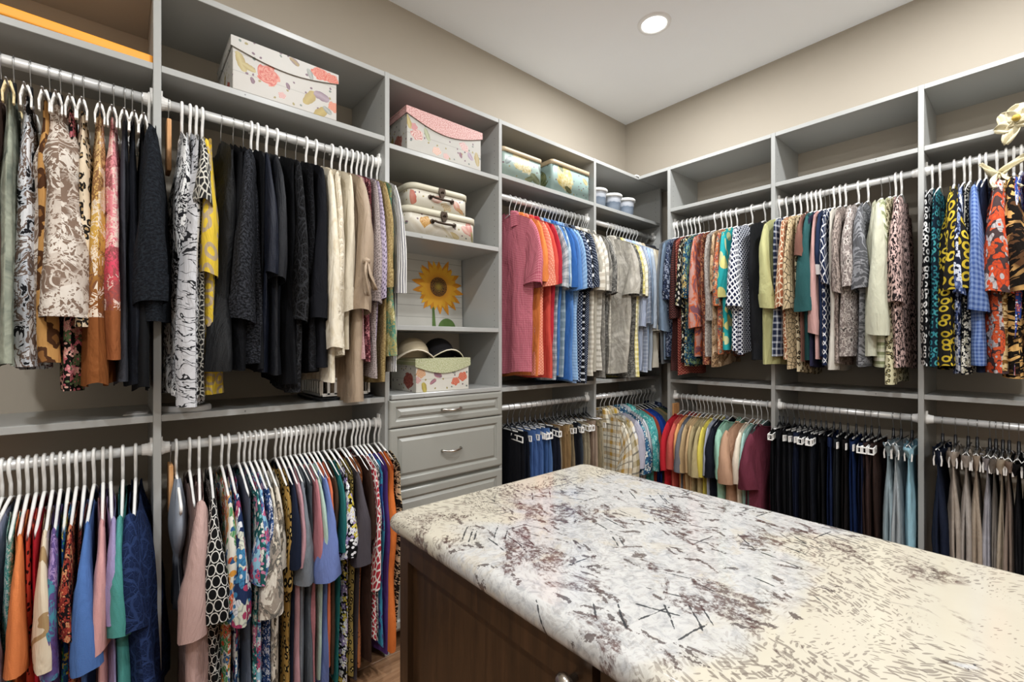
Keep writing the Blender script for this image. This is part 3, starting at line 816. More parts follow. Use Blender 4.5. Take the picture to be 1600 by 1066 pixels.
def round_box(name, label, y0, y1, z, h, dep, lidh, mbody, mlid, xfront=XF - 0.012, r=0.045, cat='box', group=None, clasp=False, rz=0.0):
    w = y1 - y0
    e = empty(name, (xfront - dep / 2, (y0 + y1) / 2, z), rz, label, cat, group)
    P = rrect(-dep / 2, dep / 2, -w / 2, w / 2, r, 6)
    Pt = rrect(-dep / 2 - 0.005, dep / 2 + 0.005, -w / 2 - 0.005, w / 2 + 0.005, r + 0.005, 6)
    Pi = rrect(-dep / 2 + 0.003, dep / 2 - 0.003, -w / 2 + 0.003, w / 2 - 0.003, r - 0.003, 6)
    b = stack(MB(), [(P, 0), (P, h - 0.006)]).obj('box_body', mbody, e)
    l = stack(MB(), [(Pt, h - lidh), (Pt, h - 0.004), (Pi, h)]).obj('lid', mlid, e)
    for ob in (b, l):
        for p in ob.data.polygons: p.use_smooth = len(p.vertices) == 4
    if clasp:
        xf = dep / 2 + 0.006
        MB().prism([(-0.014, h - 0.004), (0.014, h - 0.004), (0.018, h - 0.022), (0.014, h - 0.034), (0.006, h - 0.050), (-0.006, h - 0.050), (-0.014, h - 0.034), (-0.018, h - 0.022)], xf - 0.002, xf + 0.006, 'x').tube([(xf + 0.007, -0.006, h - 0.026), (xf + 0.011, 0, h - 0.020), (xf + 0.007, 0.006, h - 0.026)], 0.004, 6).obj('clasp', M['bronze'], e)
        zz = h - lidh - 0.026
        hd = MB().tube([(xf - 0.004, -0.058, zz), (xf + 0.012, -0.054, zz), (xf + 0.015, -0.04, zz - 0.004), (xf + 0.016, 0, zz - 0.006), (xf + 0.015, 0.04, zz - 0.004), (xf + 0.012, 0.054, zz), (xf - 0.004, 0.058, zz)], 0.0055, 8).obj('handle', M['bronze'], e, smooth=True)
        MB().tube([(xf - 0.005, -0.058, zz), (xf - 0.001, -0.058, zz)], 0.011, 12).tube([(xf - 0.005, 0.058, zz), (xf - 0.001, 0.058, zz)], 0.011, 12).obj('handle_plate', M['bronze'], e)
    return e
round_box('suitcase_box', 'larger lower suitcase-shaped box with floral sides and bronze clasp', 0.938, 1.322, Z32, 0.122, 0.26, 0.030, M['suitcase'], M['cream_card'], clasp=True)
round_box('suitcase_box', 'smaller suitcase-shaped box stacked on the larger one, red tulip print', 0.972, 1.288, Z32 + 0.122, 0.112, 0.21, 0.028, M['suitcase_small'], M['cream_card'], xfront=XF - 0.03, clasp=True)
round_box('storage_box', 'smaller pale blue hydrangea box with tan lid beside the drawer tower', 1.482, 1.765, ZS, 0.150, 0.25, 0.026, M['blue_print'], M['tan_card'], r=0.02)
round_box('storage_box', 'taller blue-green hydrangea box with tan lid next to the corner bay', 1.845, 2.172, ZS, 0.180, 0.26, 0.028, M['blue_print_big'], M['tan_card'], r=0.02)

# clear tubs
nb = NB('clear_tub'); co = nb.coord(); z_ = nb.sep(co)[2]
cc = nb.ramp(nb.math('MULTIPLY', nb.math('ADD', z_, nb.math('MULTIPLY', nb.noise(co, 30, 2), 0.02)), 8.0), [(0.0, '7d8794'), (0.35, '8995a4'), (0.55, '6f7c8c'), (0.62, 'b9bec6'), (1.0, 'c3c7cd')])
nb.b.inputs['Transmission Weight'].default_value = 0.15
M['tub'] = nb.done(cc, 0.25)
for i, (y, t_) in enumerate(((2.318, 'white-lidded clear tub next to the tall blue hydrangea box'), (2.475, 'white-lidded clear tub standing between two other clear tubs'), (2.622, 'white-lidded clear tub standing at the corner end of the shelf'))):
    e = empty('storage_tub', (XF - 0.075, y, ZS), 0, t_, 'tub', 'clear tubs with white lids')
    MB().lathe([(0.0, 0.0), (0.048, 0.0), (0.052, 0.004), (0.060, 0.105), (0.060, 0.106), (0.0, 0.106)], 28).obj('tub_body', M['tub'], e, smooth=True)
    MB().lathe([(0.0605, 0.098), (0.0665, 0.098), (0.0675, 0.112), (0.063, 0.117), (0.056, 0.116), (0.054, 0.112), (0.0, 0.112)], 28).obj('lid', M['white_plastic'], e, smooth=True)

# sunflower canvas leaning on the wall
M['canvas'] = None
nb = NB('shiplap_canvas'); co = nb.coord(); z_ = nb.sep(co)[2]
f = nb.math('FRACT', nb.math('MULTIPLY', z_, 17.0))
M['canvas'] = nb.done(nb.mix(nb.math('MULTIPLY', nb.math('LESS_THAN', f, 0.06), 0.5), nb.mix(nb.noise(co, 12, 3), 'b4b1a8', 'bebcb4'), '6f6c64'), 0.7)
nb = NB('petal_print'); co = nb.coord(); r_ = nb.vmath('LENGTH', nb.comb(nb.sep(co)[1], nb.sep(co)[2]))
M['petal'] = nb.done(nb.mix(nb.math('MULTIPLY', nb.noise(co, 60, 3), 0.6), nb.ramp(nb.math('MULTIPLY', r_, 6.5), [(0.22, 'a85c0c'), (0.5, 'dca022'), (0.95, 'ecbe34')]), 'cf8e18'), 0.7)
M['petal_back'] = plain('petal_back_print', 'cf8714', 0.7, var=0.2, vs_=30)
nb = NB('seed_disc'); co = nb.coord(); r_ = nb.vmath('LENGTH', nb.comb(nb.sep(co)[1], nb.sep(co)[2]))
M['seed'] = nb.done(nb.mix(nb.math('MULTIPLY', nb.math('LESS_THAN', nb.vor(nb.comb(nb.sep(co)[1], nb.sep(co)[2]), 160).outputs['Distance'], 0.35), 0.6), nb.ramp(nb.math('MULTIPLY', r_, 18.0), [(0.1, '8a7a28'), (0.4, '5d4a1c'), (0.6, '3a2410'), (0.95, '5a3414')]), 'a0701c'), 0.8)
M['leaf'] = plain('leaf_print', '4f6a30', 0.7, var=0.3, vs_=30)
cv = empty('sunflower_canvas', (XW + 0.035, 1.245, Z33), 0, 'white plank-look canvas with a big yellow sunflower, on the tower shelf', 'picture')
cv.rotation_euler = (0, -0.03, 0)
MB().box(-0.014, 0.008, -0.20, 0.20, 0, 0.395).obj('canvas_board', M['canvas'], cv, 0.001)
fc = (0.048, 0.225)
def petals(n, r0, r1, wd, x, off, rs):
    mb = MB(); q = random.Random(rs)
    for k in range(n):
        a = 2 * math.pi * (k + off) / n + q.uniform(-0.08, 0.08); L = r1 * q.uniform(0.85, 1.08)
        dx, dz = math.cos(a), math.sin(a)
        P = []
        for t, ww in ((0, 0.35), (0.3, 0.85), (0.55, 1.0), (0.8, 0.6), (1.0, 0.05)):
            P.append((r0 + (L - r0) * t, ww * wd))
        out = [(r, w_) for r, w_ in P] + [(r, -w_) for r, w_ in P[::-1]]
        poly = [(dx * r - dz * w_, dz * r + dx * w_) for r, w_ in out]
        mb.prism(poly, x, x + 0.0003 + 0.00002 * k, 'x')
    return mb
MB().prism([(-0.012, -0.222), (0.012, -0.222), (0.004, -0.12), (0.0, -0.02), (-0.012, -0.02), (-0.010, -0.14)], 0.0082, 0.0086, 'x').obj('stem_print', M['leaf'], cv, loc=(0, fc[0] - 0.03, fc[1]))
MB().prism([(0.05 + 0.055 * math.cos(t), -0.222 + 0.055 * max(0, math.sin(t))) for t in np.linspace(0, math.pi, 12)], 0.0086, 0.0092, 'x').obj('leaf_print', M['leaf'], cv, loc=(0, fc[0], fc[1]))
petals(18, 0.03, 0.152, 0.019, 0.0094, 0.5, 3).obj('petal_print', M['petal_back'], cv, loc=(0, fc[0], fc[1]))
petals(21, 0.03, 0.134, 0.0165, 0.0102, 0.0, 7).obj('petal_print', M['petal'], cv, loc=(0, fc[0], fc[1]))
MB().prism([(0.052 * math.cos(t), 0.052 * math.sin(t)) for t in np.linspace(0, 2 * math.pi, 28)[:-1]], 0.0106, 0.0118, 'x').obj('seed_disc_print', M['seed'], cv, loc=(0, fc[0], fc[1]))

# caps on the green-lid box
def cap(label, loc, rz, mcrown, mvisor, medge):
    e = empty('cap', loc, rz, label, 'cap')
    V = []; F = []; n, m = 18, 7
    for i in range(m + 1):
        t = i / m * math.pi / 2
        for j in range(n):
            a = 2 * math.pi * j / n
            V.append((0.088 * math.cos(t) * math.cos(a) - 0.05, 0.078 * math.cos(t) * math.sin(a), 0.092 * math.sin(t) ** 0.9))
    for i in range(m):
        for j in range(n): F.append((i * n + j, i * n + (j + 1) % n, (i + 1) * n + (j + 1) % n, (i + 1) * n + j))
    link('crown', mesh('crown', V, F, mcrown, True), e)
    nu, nv = 14, 5; V = []; F = []; edge = []
    for i in range(nu + 1):
        q = -1 + 2 * i / nu
        a = q * 1.15
        for k in range(nv + 1):
            t = k / nv
            r = 0.085 + t * 0.072 * (1 - 0.72 * abs(q) ** 2.4)
            xx = r * math.cos(a) - 0.05 ; yy = 0.92 * r * math.sin(a)
            V.append((xx, yy, 0.036 - 6.0 * yy * yy + 0.004 * math.sin(t * 3.1)))
        edge.append(V[-1])
    for i in range(nu):
        for k in range(nv): F.append((i * (nv + 1) + k, i * (nv + 1) + k + 1, (i + 1) * (nv + 1) + k + 1, (i + 1) * (nv + 1) + k))
    vz = link('visor', mesh('visor', V, F, mvisor, True), e)
    so = vz.modifiers.new('thick', 'SOLIDIFY'); so.thickness = 0.004
    MB().tube(edge, 0.0028, 6).obj('visor_edge', medge, vz, smooth=True)
M['tan_cloth'] = plain('tan_cotton', 'b5a88e', 0.85, var=0.08, vs_=30, bump=0.2)
M['black_cloth'] = plain('black_cotton', '15141a', 0.8, var=0.1, bump=0.2)
M['cream_trim'] = plain('cream_trim', 'd8d0bc', 0.7)
cap('tan cotton cap resting on the green-lid floral box', (XF - 0.085, 1.020, Z34 + 0.152), -0.35, M['tan_cloth'], M['tan_cloth'], M['cream_trim'])
cap('black cap with pale visor edge on the green-lid floral box', (XF - 0.115, 1.190, Z34 + 0.152), -0.15, M['black_cloth'], M['black_cloth'], M['cream_trim'])

# orange flat box in the first bay
M['orange'] = plain('orange_card', 'f0a030', 0.5, var=0.08, vs_=8)
ob = MB().box(-0.31, 0.31, -0.135, 0.135, 0, 0.030).obj('gift_box', M['orange'], bevel=0.006, seg=3)
ob.location = (XF - 0.135, -0.235, ZS); ob.rotation_euler = (0, 0, math.radians(90 + 3.0))
tag(ob, 'flat bright orange box lying on the top shelf above the skirts', 'box')

# slotted basket on a dark tray
bk = empty('storage_basket', (XW + 0.20, 0.690, ZM + 0.012), 0, 'small white slotted plastic basket on the shelf beside the drawer tower', 'basket')
mb = MB(); hw, hd, hh = 0.095, 0.12, 0.075
for (x0, x1, y0, y1) in ((-hd, hd, -hw, -hw + 0.004), (-hd, hd, hw - 0.004, hw), (-hd, -hd + 0.004, -hw, hw), (hd - 0.004, hd, -hw, hw)):
    mb.box(x0, x1, y0, y1, 0, 0.016); mb.box(x0, x1, y0, y1, hh - 0.014, hh)
    if x1 - x0 > y1 - y0:
        for k in range(9): mb.box(-hd + k * (2 * hd / 8) - 0.005, -hd + k * (2 * hd / 8) + 0.005, y0, y1, 0.01, hh - 0.01)
    else:
        for k in range(8): mb.box(x0, x1, -hw + k * (2 * hw / 7) - 0.005, -hw + k * (2 * hw / 7) + 0.005, 0.01, hh - 0.01)
mb.box(-hd, hd, -hw, hw, 0, 0.004)
mb.obj('slotted_sides', M['white_plastic'], bk, recalc=False)
stack(MB(), [(rrect(-hd - 0.005, hd + 0.005, hw - 0.004, hw + 0.003, 0.003, 2), hh - 0.006), (rrect(-hd - 0.005, hd + 0.005, hw - 0.004, hw + 0.003, 0.003, 2), hh + 0.003)]).add([], []).obj('rim', M['white_plastic'], bk)
tr = stack(MB(), [(rrect(-0.13, 0.13, -0.115, 0.115, 0.02), 0), (rrect(-0.135, 0.135, -0.12, 0.12, 0.025), 0.012)]).obj('tray', M['black_plastic'], loc=(XW + 0.20, 0.690, ZM), bevel=0.002)
tag(tr, 'shallow black tray lying under the small white basket', 'tray')

# white curled cap brim lying by the first divider
M['white_felt'] = plain('white_felt', 'd6d4d2', 0.8, var=0.05)
wb = empty('sun_visor', (XF - 0.115, 0.165, ZM), 0.5, 'white curved sun visor lying flat on the shelf by the panel', 'visor')
V = []; F = []; n = 30
prof = [(0.060, 0.0), (0.060, 0.014), (0.066, 0.018), (0.072, 0.012), (0.072, 0.0)]
for i in range(n):
    a = -2.4 + 4.8 * i / (n - 1)
    ext = 0.03 * max(0, math.cos(a))
    for (r, z) in prof: V.append(((r + (ext if r > 0.065 else 0)) * math.cos(a), r * math.sin(a), z + 0.0005))
for i in range(n - 1):
    for k in range(len(prof) - 1): F.append((i * 5 + k, i * 5 + k + 1, (i + 1) * 5 + k + 1, (i + 1) * 5 + k))
link('visor_band', mesh('visor_band', V, F, M['white_felt'], True), wb)
pp = MB().prism([(-0.05, 0.0), (0.05, -0.012), (0.035, 0.05), (-0.02, 0.055)], 0.0, 0.003, 'z').obj('folded_tissue', M['white_felt'], loc=(XF - 0.10, 0.02, ZM), bevel=0.001)
tag(pp, 'small white folded tissue on the shelf beneath the black skirt', 'tissue')

# cream silk flower on the shelf edge of the last bay
M['silk'] = plain('cream_silk', 'cdc3a2', 0.6, var=0.18, vs_=18)
sf = empty('silk_flower', (-0.068, YF - 0.004, ZS - 0.022), 0, 'cream silk flower with drooping petals hanging over the shelf edge', 'silk flower')
def petal(name, base, tip, wdt, curl, seed, mat, parent):
    q = random.Random(seed); base = Vector(base); tip = Vector(tip); ax = tip - base
    side = ax.cross(Vector((0.1, 1, 0.15))).normalized(); nrm = side.cross(ax).normalized()
    nu, nv = 9, 8; V = []; F = []
    for i in range(nu + 1):
        t = i / nu; w_ = wdt * (math.sin(math.pi * (0.12 + 0.80 * t)) ** 0.7)
        for j in range(nv + 1):
            s_ = -1 + 2 * j / nv
            V.append(base + ax * t + side * (w_ * s_) + nrm * (curl * (t * t * 1.2 - 0.5 * s_ * s_) + 0.006 * math.sin(5 * s_ + 6 * t + seed)))
    for i in range(nu):
        for j in range(nv): F.append((i * (nv + 1) + j, i * (nv + 1) + j + 1, (i + 1) * (nv + 1) + j + 1, (i + 1) * (nv + 1) + j))
    o = link(name, mesh(name, V, F, mat, True), parent)
    so = o.modifiers.new('thick', 'SOLIDIFY'); so.thickness = 0.0015
    return o
for k, (b_, t_, w_, c_) in enumerate((((0.0, -0.01, 0.02), (-0.045, -0.03, 0.055), 0.030, 0.02), ((0.0, -0.01, 0.02), (0.01, -0.03, 0.085), 0.036, 0.02), ((0.01, -0.01, 0.02), (0.065, -0.02, 0.06), 0.034, 0.02), ((0.0, -0.012, 0.015), (-0.03, -0.03, -0.055), 0.022, 0.015), ((-0.01, -0.01, 0.012), (-0.055, -0.03, 0.004), 0.024, 0.012), ((0.0, -0.02, 0.005), (0.075, -0.03, 0.008), 0.014, 0.01))):
    petal('petal', b_, t_, w_, c_, k, M['silk'], sf)
MB().lathe([(0.0, -0.012), (0.010, -0.008), (0.013, 0.0), (0.009, 0.010), (0.0, 0.013)], 12).obj('flower_centre', plain('flower_centre', 'b89a3c', 0.7, var=0.3, vs_=200), sf, smooth=True, loc=(0.0, -0.035, 0.03))

# ------------------------------------------------------------------ hangers (meshes shared by all alike hangers); origin on the rod axis
def hook_pts(r, neck, lean=0.0):
    P = [(-r * 1.05, 0, -r * 0.75)]
    for k in range(9):
        a = math.radians(190 - 200 * k / 8)
        P.append((r * math.cos(a), 0, r * math.sin(a)))
    P += [(r * 0.86, 0, -r * 0.9), (r * 0.35, 0, -r * 1.8), (0, 0, -r * 2.5), (0, 0, neck)]
    return P
HK = {}
NECK = -0.086
HK['hook_w'] = MB().tube(hook_pts(0.0200, NECK), 0.0044, 6).mesh('hook', M['white_plastic'], smooth=True)
def arm_pts(hw, drop):
    P = [(0, 0, NECK), (0.02, 0, NECK - 0.006)]
    for k in range(1, 6):
        t = k / 5; P.append((0.02 + (hw - 0.02) * t, 0, NECK - 0.006 - drop * t ** 1.15))
    return P, [(hw + 0.006, 0, NECK - drop - 0.018), (hw - 0.004, 0, NECK - drop - 0.032)]
def body_pts(hw=0.156, drop=0.060):
    a, e = arm_pts(hw, drop)
    right = a + e
    left = [(-x, y, z) for (x, y, z) in right[::-1]]
    return left + right[1:] 
HK['body_w'] = MB().tube(body_pts(), 0.0044, 6, closed=True).mesh('hanger_body', M['white_plastic'], smooth=True)
HK['hook_n'] = MB().tube(hook_pts(0.0185, NECK), 0.0022, 5).mesh('hook', M['white_wire'], smooth=True)
HK['body_n'] = MB().tube(body_pts(), 0.0026, 5, closed=True).mesh('hanger_body', M['white_wire'], smooth=True)
HK['hook_m'] = MB().tube(hook_pts(0.0180, NECK + 0.01), 0.0017, 5).mesh('hook', M['wire'], smooth=True)
def flat_body(mat):
    up = []; lo = []
    for k in range(-8, 9):
        t = k / 8; x = t * 0.195
        x = t * 0.160; zt = NECK + 0.004 - 0.076 * abs(t) ** 1.25; up.append((x, zt)); lo.append((x, zt - 0.030 + 0.014 * abs(t)))
    return MB().prism(up + lo[::-1], -0.005, 0.005, 'y').mesh('hanger_body', mat, 0.002)
HK['body_v'] = flat_body(M['white_plastic'])
HK['body_b'] = flat_body(M['black_plastic'])
# clip hanger
HK['neck_c'] = MB().tube([(0, 0, NECK + 0.030), (0, 0, NECK), (0.012, 0, NECK - 0.014), (0.03, 0, NECK - 0.018)], [0.005, 0.006, 0.005, 0.004], 6).tube([(0, 0, NECK), (-0.012, 0, NECK - 0.014), (-0.03, 0, NECK - 0.018)], [0.006, 0.005, 0.004], 6).mesh('neck', M['black_plastic'], smooth=True)
HK['bar_c'] = MB().tube([(-0.155, 0, NECK - 0.020), (0.155, 0, NECK - 0.020)], 0.0024, 6).mesh('bar', M['wire'], smooth=True)
def clip(mat, x):
    mb = MB()
    for s in (-1, 1):
        # slanted prong, gripping at the bottom
        P = [(s * 0.003, NECK - 0.006), (s * 0.007, NECK - 0.012), (s * 0.0125, NECK - 0.038), (s * 0.0115, NECK - 0.066), (s * 0.0075, NECK - 0.066), (s * 0.008, NECK - 0.040), (s * 0.003, NECK - 0.020)]
        V = []
        mb.prism([(y, z) for (y, z) in P], x - 0.008, x + 0.008, 'x')
    mb.tube([(x, -0.006, NECK - 0.012), (x, 0.006, NECK - 0.012)], 0.005, 8)
    return mb.mesh('clip', mat, 0.0015)
HK['clip_a'] = clip(M['white_plastic'], 0.105); HK['clip_b'] = clip(M['white_plastic'], -0.105)
def tab_clip(x):
    mb = MB()
    for s in (-1, 1):
        mb.prism([(s * 0.0075, NECK - 0.050), (s * 0.0125, NECK - 0.052), (s * 0.0150, NECK - 0.070), (s * 0.0135, NECK - 0.094), (s * 0.0090, NECK - 0.094), (s * 0.0098, NECK - 0.070)], x - 0.006, x + 0.006, 'x')
    mb.tube([(x, 0.0, NECK - 0.020), (x + 0.004, -0.010, NECK - 0.035), (x, -0.010, NECK - 0.055)], 0.0016, 5).tube([(x, 0.0, NECK - 0.020), (x + 0.004, 0.010, NECK - 0.035), (x, 0.010, NECK - 0.055)], 0.0016, 5)
    return mb.mesh('clip', M['white_plastic'], 0.001)
HK['tab_a'] = tab_clip(0.108); HK['tab_b'] = tab_clip(-0.108)
HK['clip_ya'] = clip(M['cream_plastic'], 0.105); HK['clip_yb'] = clip(M['cream_plastic'], -0.105)
# trouser hanger with a slotted plastic grip
def grip(x0, x1, ys, zc, tilt):
    mb = MB()
    for y in ys:
        for z in (zc - 0.013, zc + 0.013):
            mb.box(x0, x1, y - 0.002, y + 0.002, z - 0.0025, z + 0.0025)
        for x in (x0 + 0.002, (x0 + x1) / 2, x1 - 0.002):
            mb.box(x - 0.0025, x + 0.0025, y - 0.0021, y + 0.0021, zc - 0.0155, zc + 0.0155)
    if len(ys) > 1:
        for z in (zc - 0.013, zc + 0.013): mb.box(x1 - 0.004, x1, ys[0], ys[1], z - 0.0025, z + 0.0025)
    mb.V = [(x, y, z - tilt * (x - x0)) for (x, y, z) in mb.V]
    mb.box(-0.150, 0.09, -0.0015, 0.0015, -0.118, -0.112)
    return mb.mesh('grip', M['white_plastic'], recalc=False)
HK['grip_p'] = grip(0.098, 0.146, (-0.010, 0.010), -0.146, 0.15)
HK['grip_q'] = grip(0.108, 0.150, (0.010,), -0.152, -0.1)
HK['grip_r'] = grip(0.05, 0.150, (-0.010,), -0.142, 0.05)
HK['neck_p'] = MB().tube([(0, 0, NECK + 0.03), (0, 0, NECK), (0.03, 0, -0.108), (0.06, 0, -0.125)], [0.004, 0.0055, 0.004, 0.003], 6).tube([(0, 0, NECK), (-0.03, 0, -0.108), (-0.06, 0, -0.125)], [0.0055, 0.004, 0.003], 6).mesh('neck', M['black_plastic'], smooth=True)

HANG = {
    'w': ('coat_hanger', 'white plastic hanger', ['hook_w', 'body_w'], 0.19),
    'n': ('coat_hanger', 'thin white wire hanger', ['hook_n', 'body_n'], 0.19),
    'v': ('coat_hanger', 'flat white hanger with metal hook', ['hook_m', 'body_v'], 0.19),
    'm': ('coat_hanger', 'black hanger with metal hook', ['hook_m', 'body_b'], 0.19),
    'c': ('clip_hanger', 'white clip hanger with metal hook', ['hook_m', 'neck_c', 'bar_c', 'clip_a', 'clip_b'], 0.16),
    'y': ('clip_hanger', 'cream clip hanger with metal hook', ['hook_m', 'neck_c', 'bar_c', 'clip_ya', 'clip_yb'], 0.16),
    'p': ('trouser_hanger', 'white slotted trouser hanger', ['hook_m', 'neck_p', 'grip_p'], 0.170),
    'q': ('trouser_hanger', 'white looped trouser hanger', ['hook_m', 'neck_p', 'grip_q'], 0.170),
    'r': ('trouser_hanger', 'white long-grip trouser hanger', ['hook_m', 'neck_p', 'grip_r'], 0.170),
    'z': ('clip_hanger', 'white tab-clip hanger', ['hook_m', 'neck_c', 'bar_c', 'tab_a', 'tab_b'], 0.182),
    'd': ('trouser_hanger', 'black bar trouser hanger', ['hook_m', 'neck_p', 'bar_c'], 0.170),
}

from mathutils import noise as mnoise
# ------------------------------------------------------------------ garments. local frame: x away from the wall, y along the rod, z up from the rod axis
def smooth01(t): t = max(0.0, min(1.0, t)); return t * t * (3 - 2 * t)

def cloth_body(P, rng, zoff):
    """front and back sheets joined at the side seams; open at neck and hem"""
    nc, nr = P.get('nc', 20), P.get('nr', 22)
    L, Tk = P['L'], P['T']
    ph = [rng.uniform(0, 6.28) for _ in range(8)]
    g0 = max(P.get('g0', 0.30), min(1.0, 0.0085 / Tk)) if P['shape'] == 'top' else P.get('g0', 0.30)
    k1, k2 = rng.uniform(2.2, 3.4), rng.uniform(4.5, 7.0)
    amp = P.get('amp', 0.35) * Tk
    sway = rng.uniform(-1, 1) * P.get('sway', 0.4) * Tk
    hemw = rng.uniform(-0.012, 0.012)
    V = []; UV = []; F = []
    for sheet in (0, 1):
        sg = -1 if sheet == 0 else 1
        for i in range(nr + 1):
            t = i / nr
            for j in range(nc + 1):
                a = math.sin(-math.pi / 2 + math.pi * j / nc)
                b = abs(a)
                if P['shape'] == 'top':
                    xs_ = a * P['sh']
                    nk = P['neck']
                    zt = P['ztop'] - P['drop'] * max(0, (abs(xs_) - 0.3 * nk) / (P['sh'] - 0.3 * nk)) ** 1.15
                    if abs(xs_) < nk:
                        dep = P['scoop'] if sheet == P.get('front', 0) else P['scoop'] * 0.75
                        zt -= dep * (math.cos(abs(xs_) / nk * math.pi / 2) ** 0.8)
                    if b > 0.93: zt -= 0.012 * ((b - 0.93) / 0.07) ** 2
                else:
                    zt = P['ztop'] + 0.004 * math.sin(9 * a + ph[0])
                zb = -L + hemw * a + P.get('hemdip', 0.0) * math.cos(a * 3.0 + ph[4])
                tt = t
                z = zt + (zb - zt) * tt
                # width profile
                w = P['sh']
                for (p0, w0), (p1, w1) in zip(P['prof'][:-1], P['prof'][1:]):
                    if p0 <= tt <= p1:
                        w = w0 + (w1 - w0) * smooth01((tt - p0) / (p1 - p0))
                x = a * w
                g = g0 + (1 - g0) * smooth01(tt / 0.30)
                g *= 1 + P.get('flare', 0.0) * tt
                thk = Tk * g * (max(0.0, 1 - b ** 4.0) ** 0.5)
                thk *= 1 + 0.16 * math.sin(k2 * a * 1.7 + ph[5] + 2 * tt)
                fold = amp * smooth01(tt * 1.3) * (math.sin(k1 * a * math.pi * 0.5 + ph[1] + 1.3 * tt) + 0.6 * math.sin(k2 * a * math.pi * 0.5 + ph[2] - 0.8 * tt))
                if P.get('pleat'):
                    thk += min(P['pleat'] * 0.6, 0.7 * thk) * smooth01(0.25 + tt) * math.sin(P.get('npl', 11) * a + ph[3] + sheet * 2.1 + 0.8 * math.sin(2 * tt + ph[6]))
                y = fold + sway * tt + sg * thk
                wv = min(0.0065, 0.40 * Tk) * smooth01(tt * 4) * (1 - b ** 6)
                y += wv * mnoise.noise((x * 11 + ph[0] * 9, z * 6.5 + sheet * 5, ph[1] * 7)) + 0.5 * wv * mnoise.noise((x * 26 + ph[2] * 9, z * 15 + sheet * 5, ph[3] * 7))
                x += 0.011 * b * smooth01(tt * 4) * mnoise.noise((ph[4] * 9 + a, z * 6.0, ph[5] * 7))
                V.append((x, y, z + zoff)); UV.append([0.0, z + P['vo']])
    n1 = nc + 1; half = n1 * (nr + 1)
    for r0 in range(0, 2 * half, n1):
        mid_ = r0 + nc // 2
        sh_ = 3.17 * (r0 >= half) + P['uo']
        UV[mid_][0] = sh_
        for d_ in (1, -1):
            k_ = mid_; acc = 0.0
            while r0 <= k_ + d_ < r0 + n1:
                acc += math.hypot(V[k_ + d_][0] - V[k_][0], V[k_ + d_][1] - V[k_][1]); k_ += d_
                UV[k_][0] = sh_ + d_ * acc
    for sheet in (0, 1):
        for i in range(nr):
            for j in range(nc):
                q = (sheet * half + i * n1 + j, sheet * half + i * n1 + j + 1, sheet * half + (i + 1) * n1 + j + 1, sheet * half + (i + 1) * n1 + j)
                F.append(q if sheet else q[::-1])
    return V, F, UV

def sleeve(P, S, A, Co, Ci, y0, y1, Ts, rng, zoff, uo, n=10, m=14, bow=0.03, t0=0.0, t1=1.0, puff=0.0, grow=0.0, Te=0.02):
    """flat tube between an outer edge S->Co and an inner edge A->Ci (x, z pairs)"""
    S, A, Co, Ci = map(np.array, (S, A, Co, Ci))
    ctrl = np.array([max(S[0], Co[0]) + bow * np.sign(Co[0]) * 0.5, S[1] * 0.72 + Co[1] * 0.28]) if Co[0] > 0 else np.array([min(S[0], Co[0]) - bow * 0.5, S[1] * 0.72 + Co[1] * 0.28])
    ph = [rng.uniform(0, 6.28) for _ in range(4)]
    V = []; UV = []; F = []
    dist = 0.0; prev = None
    for i in range(n + 1):
        t = t0 + (t1 - t0) * i / n
        O = (1 - t) ** 2 * S + 2 * t * (1 - t) * ctrl + t * t * Co
        I = A + (Ci - A) * t
        mid = (O + I) / 2; h = (O - I) / 2 * (1 + grow)
        if puff: h = h * (1 + puff * math.sin(math.pi * t) ** 2)
        if prev is not None: dist += float(np.linalg.norm(mid - prev))
        prev = mid
        yc = y0 + (y1 - y0) * smooth01(t) + 0.25 * Ts * math.sin(3.0 * t + ph[0])
        for j in range(m):
            q = math.pi + 2 * math.pi * j / m      # seam on the hidden inner side
            cx = math.copysign(abs(math.cos(q)) ** 0.8, math.cos(q))
            p = mid + h * cx
            wr = 0.18 * Ts * math.sin(7 * t + 3 * math.cos(q) + ph[1]) * t
            hy = (Ts * 0.8 * (1 - smooth01(t)) + Te * smooth01(t)) * (1 + puff * math.sin(math.pi * t)) * (1 + grow)
            y = yc + hy * math.sin(q) + wr + 0.35 * Te * math.cos(2 * q + ph[2]) * t * 0.5
            dz = 0.008 * math.sin(q + ph[3]) * t
            ca = mnoise.noise((ph[0] * 9 + math.cos(q) * 1.3, math.sin(q) * 1.3 + ph[1], t * 3.6 + ph[2] * 5)); cb = mnoise.noise((ph[3] * 9 + math.cos(q) * 2.4, math.sin(q) * 2.4 + ph[1], t * 8.0 + ph[2] * 5))
            y += (0.20 * hy * ca + 0.10 * hy * cb) * smooth01(t * 3) * math.sin(q)
            p = p + (h / max(1e-4, float(np.linalg.norm(h)))) * ((0.010 * ca + 0.005 * cb) * math.cos(q) * smooth01(t * 3))
            V.append((p[0], y, p[1] + dz + zoff)); UV.append([0.0, -dist + P['vo'] + S[1]])
        c0 = i * m + m // 2; UV[c0][0] = uo
        for d_ in (1, -1):
            acc = 0.0; k_ = c0
            while i * m <= k_ + d_ < (i + 1) * m:
                acc += (Vector(V[k_ + d_]) - Vector(V[k_])).length; k_ += d_
                UV[k_][0] = uo + d_ * acc
    for i in range(n):
        for j in range(m):
            F.append((i * m + j, i * m + (j + 1) % m, (i + 1) * m + (j + 1) % m, (i + 1) * m + j))
    return V, F, UV

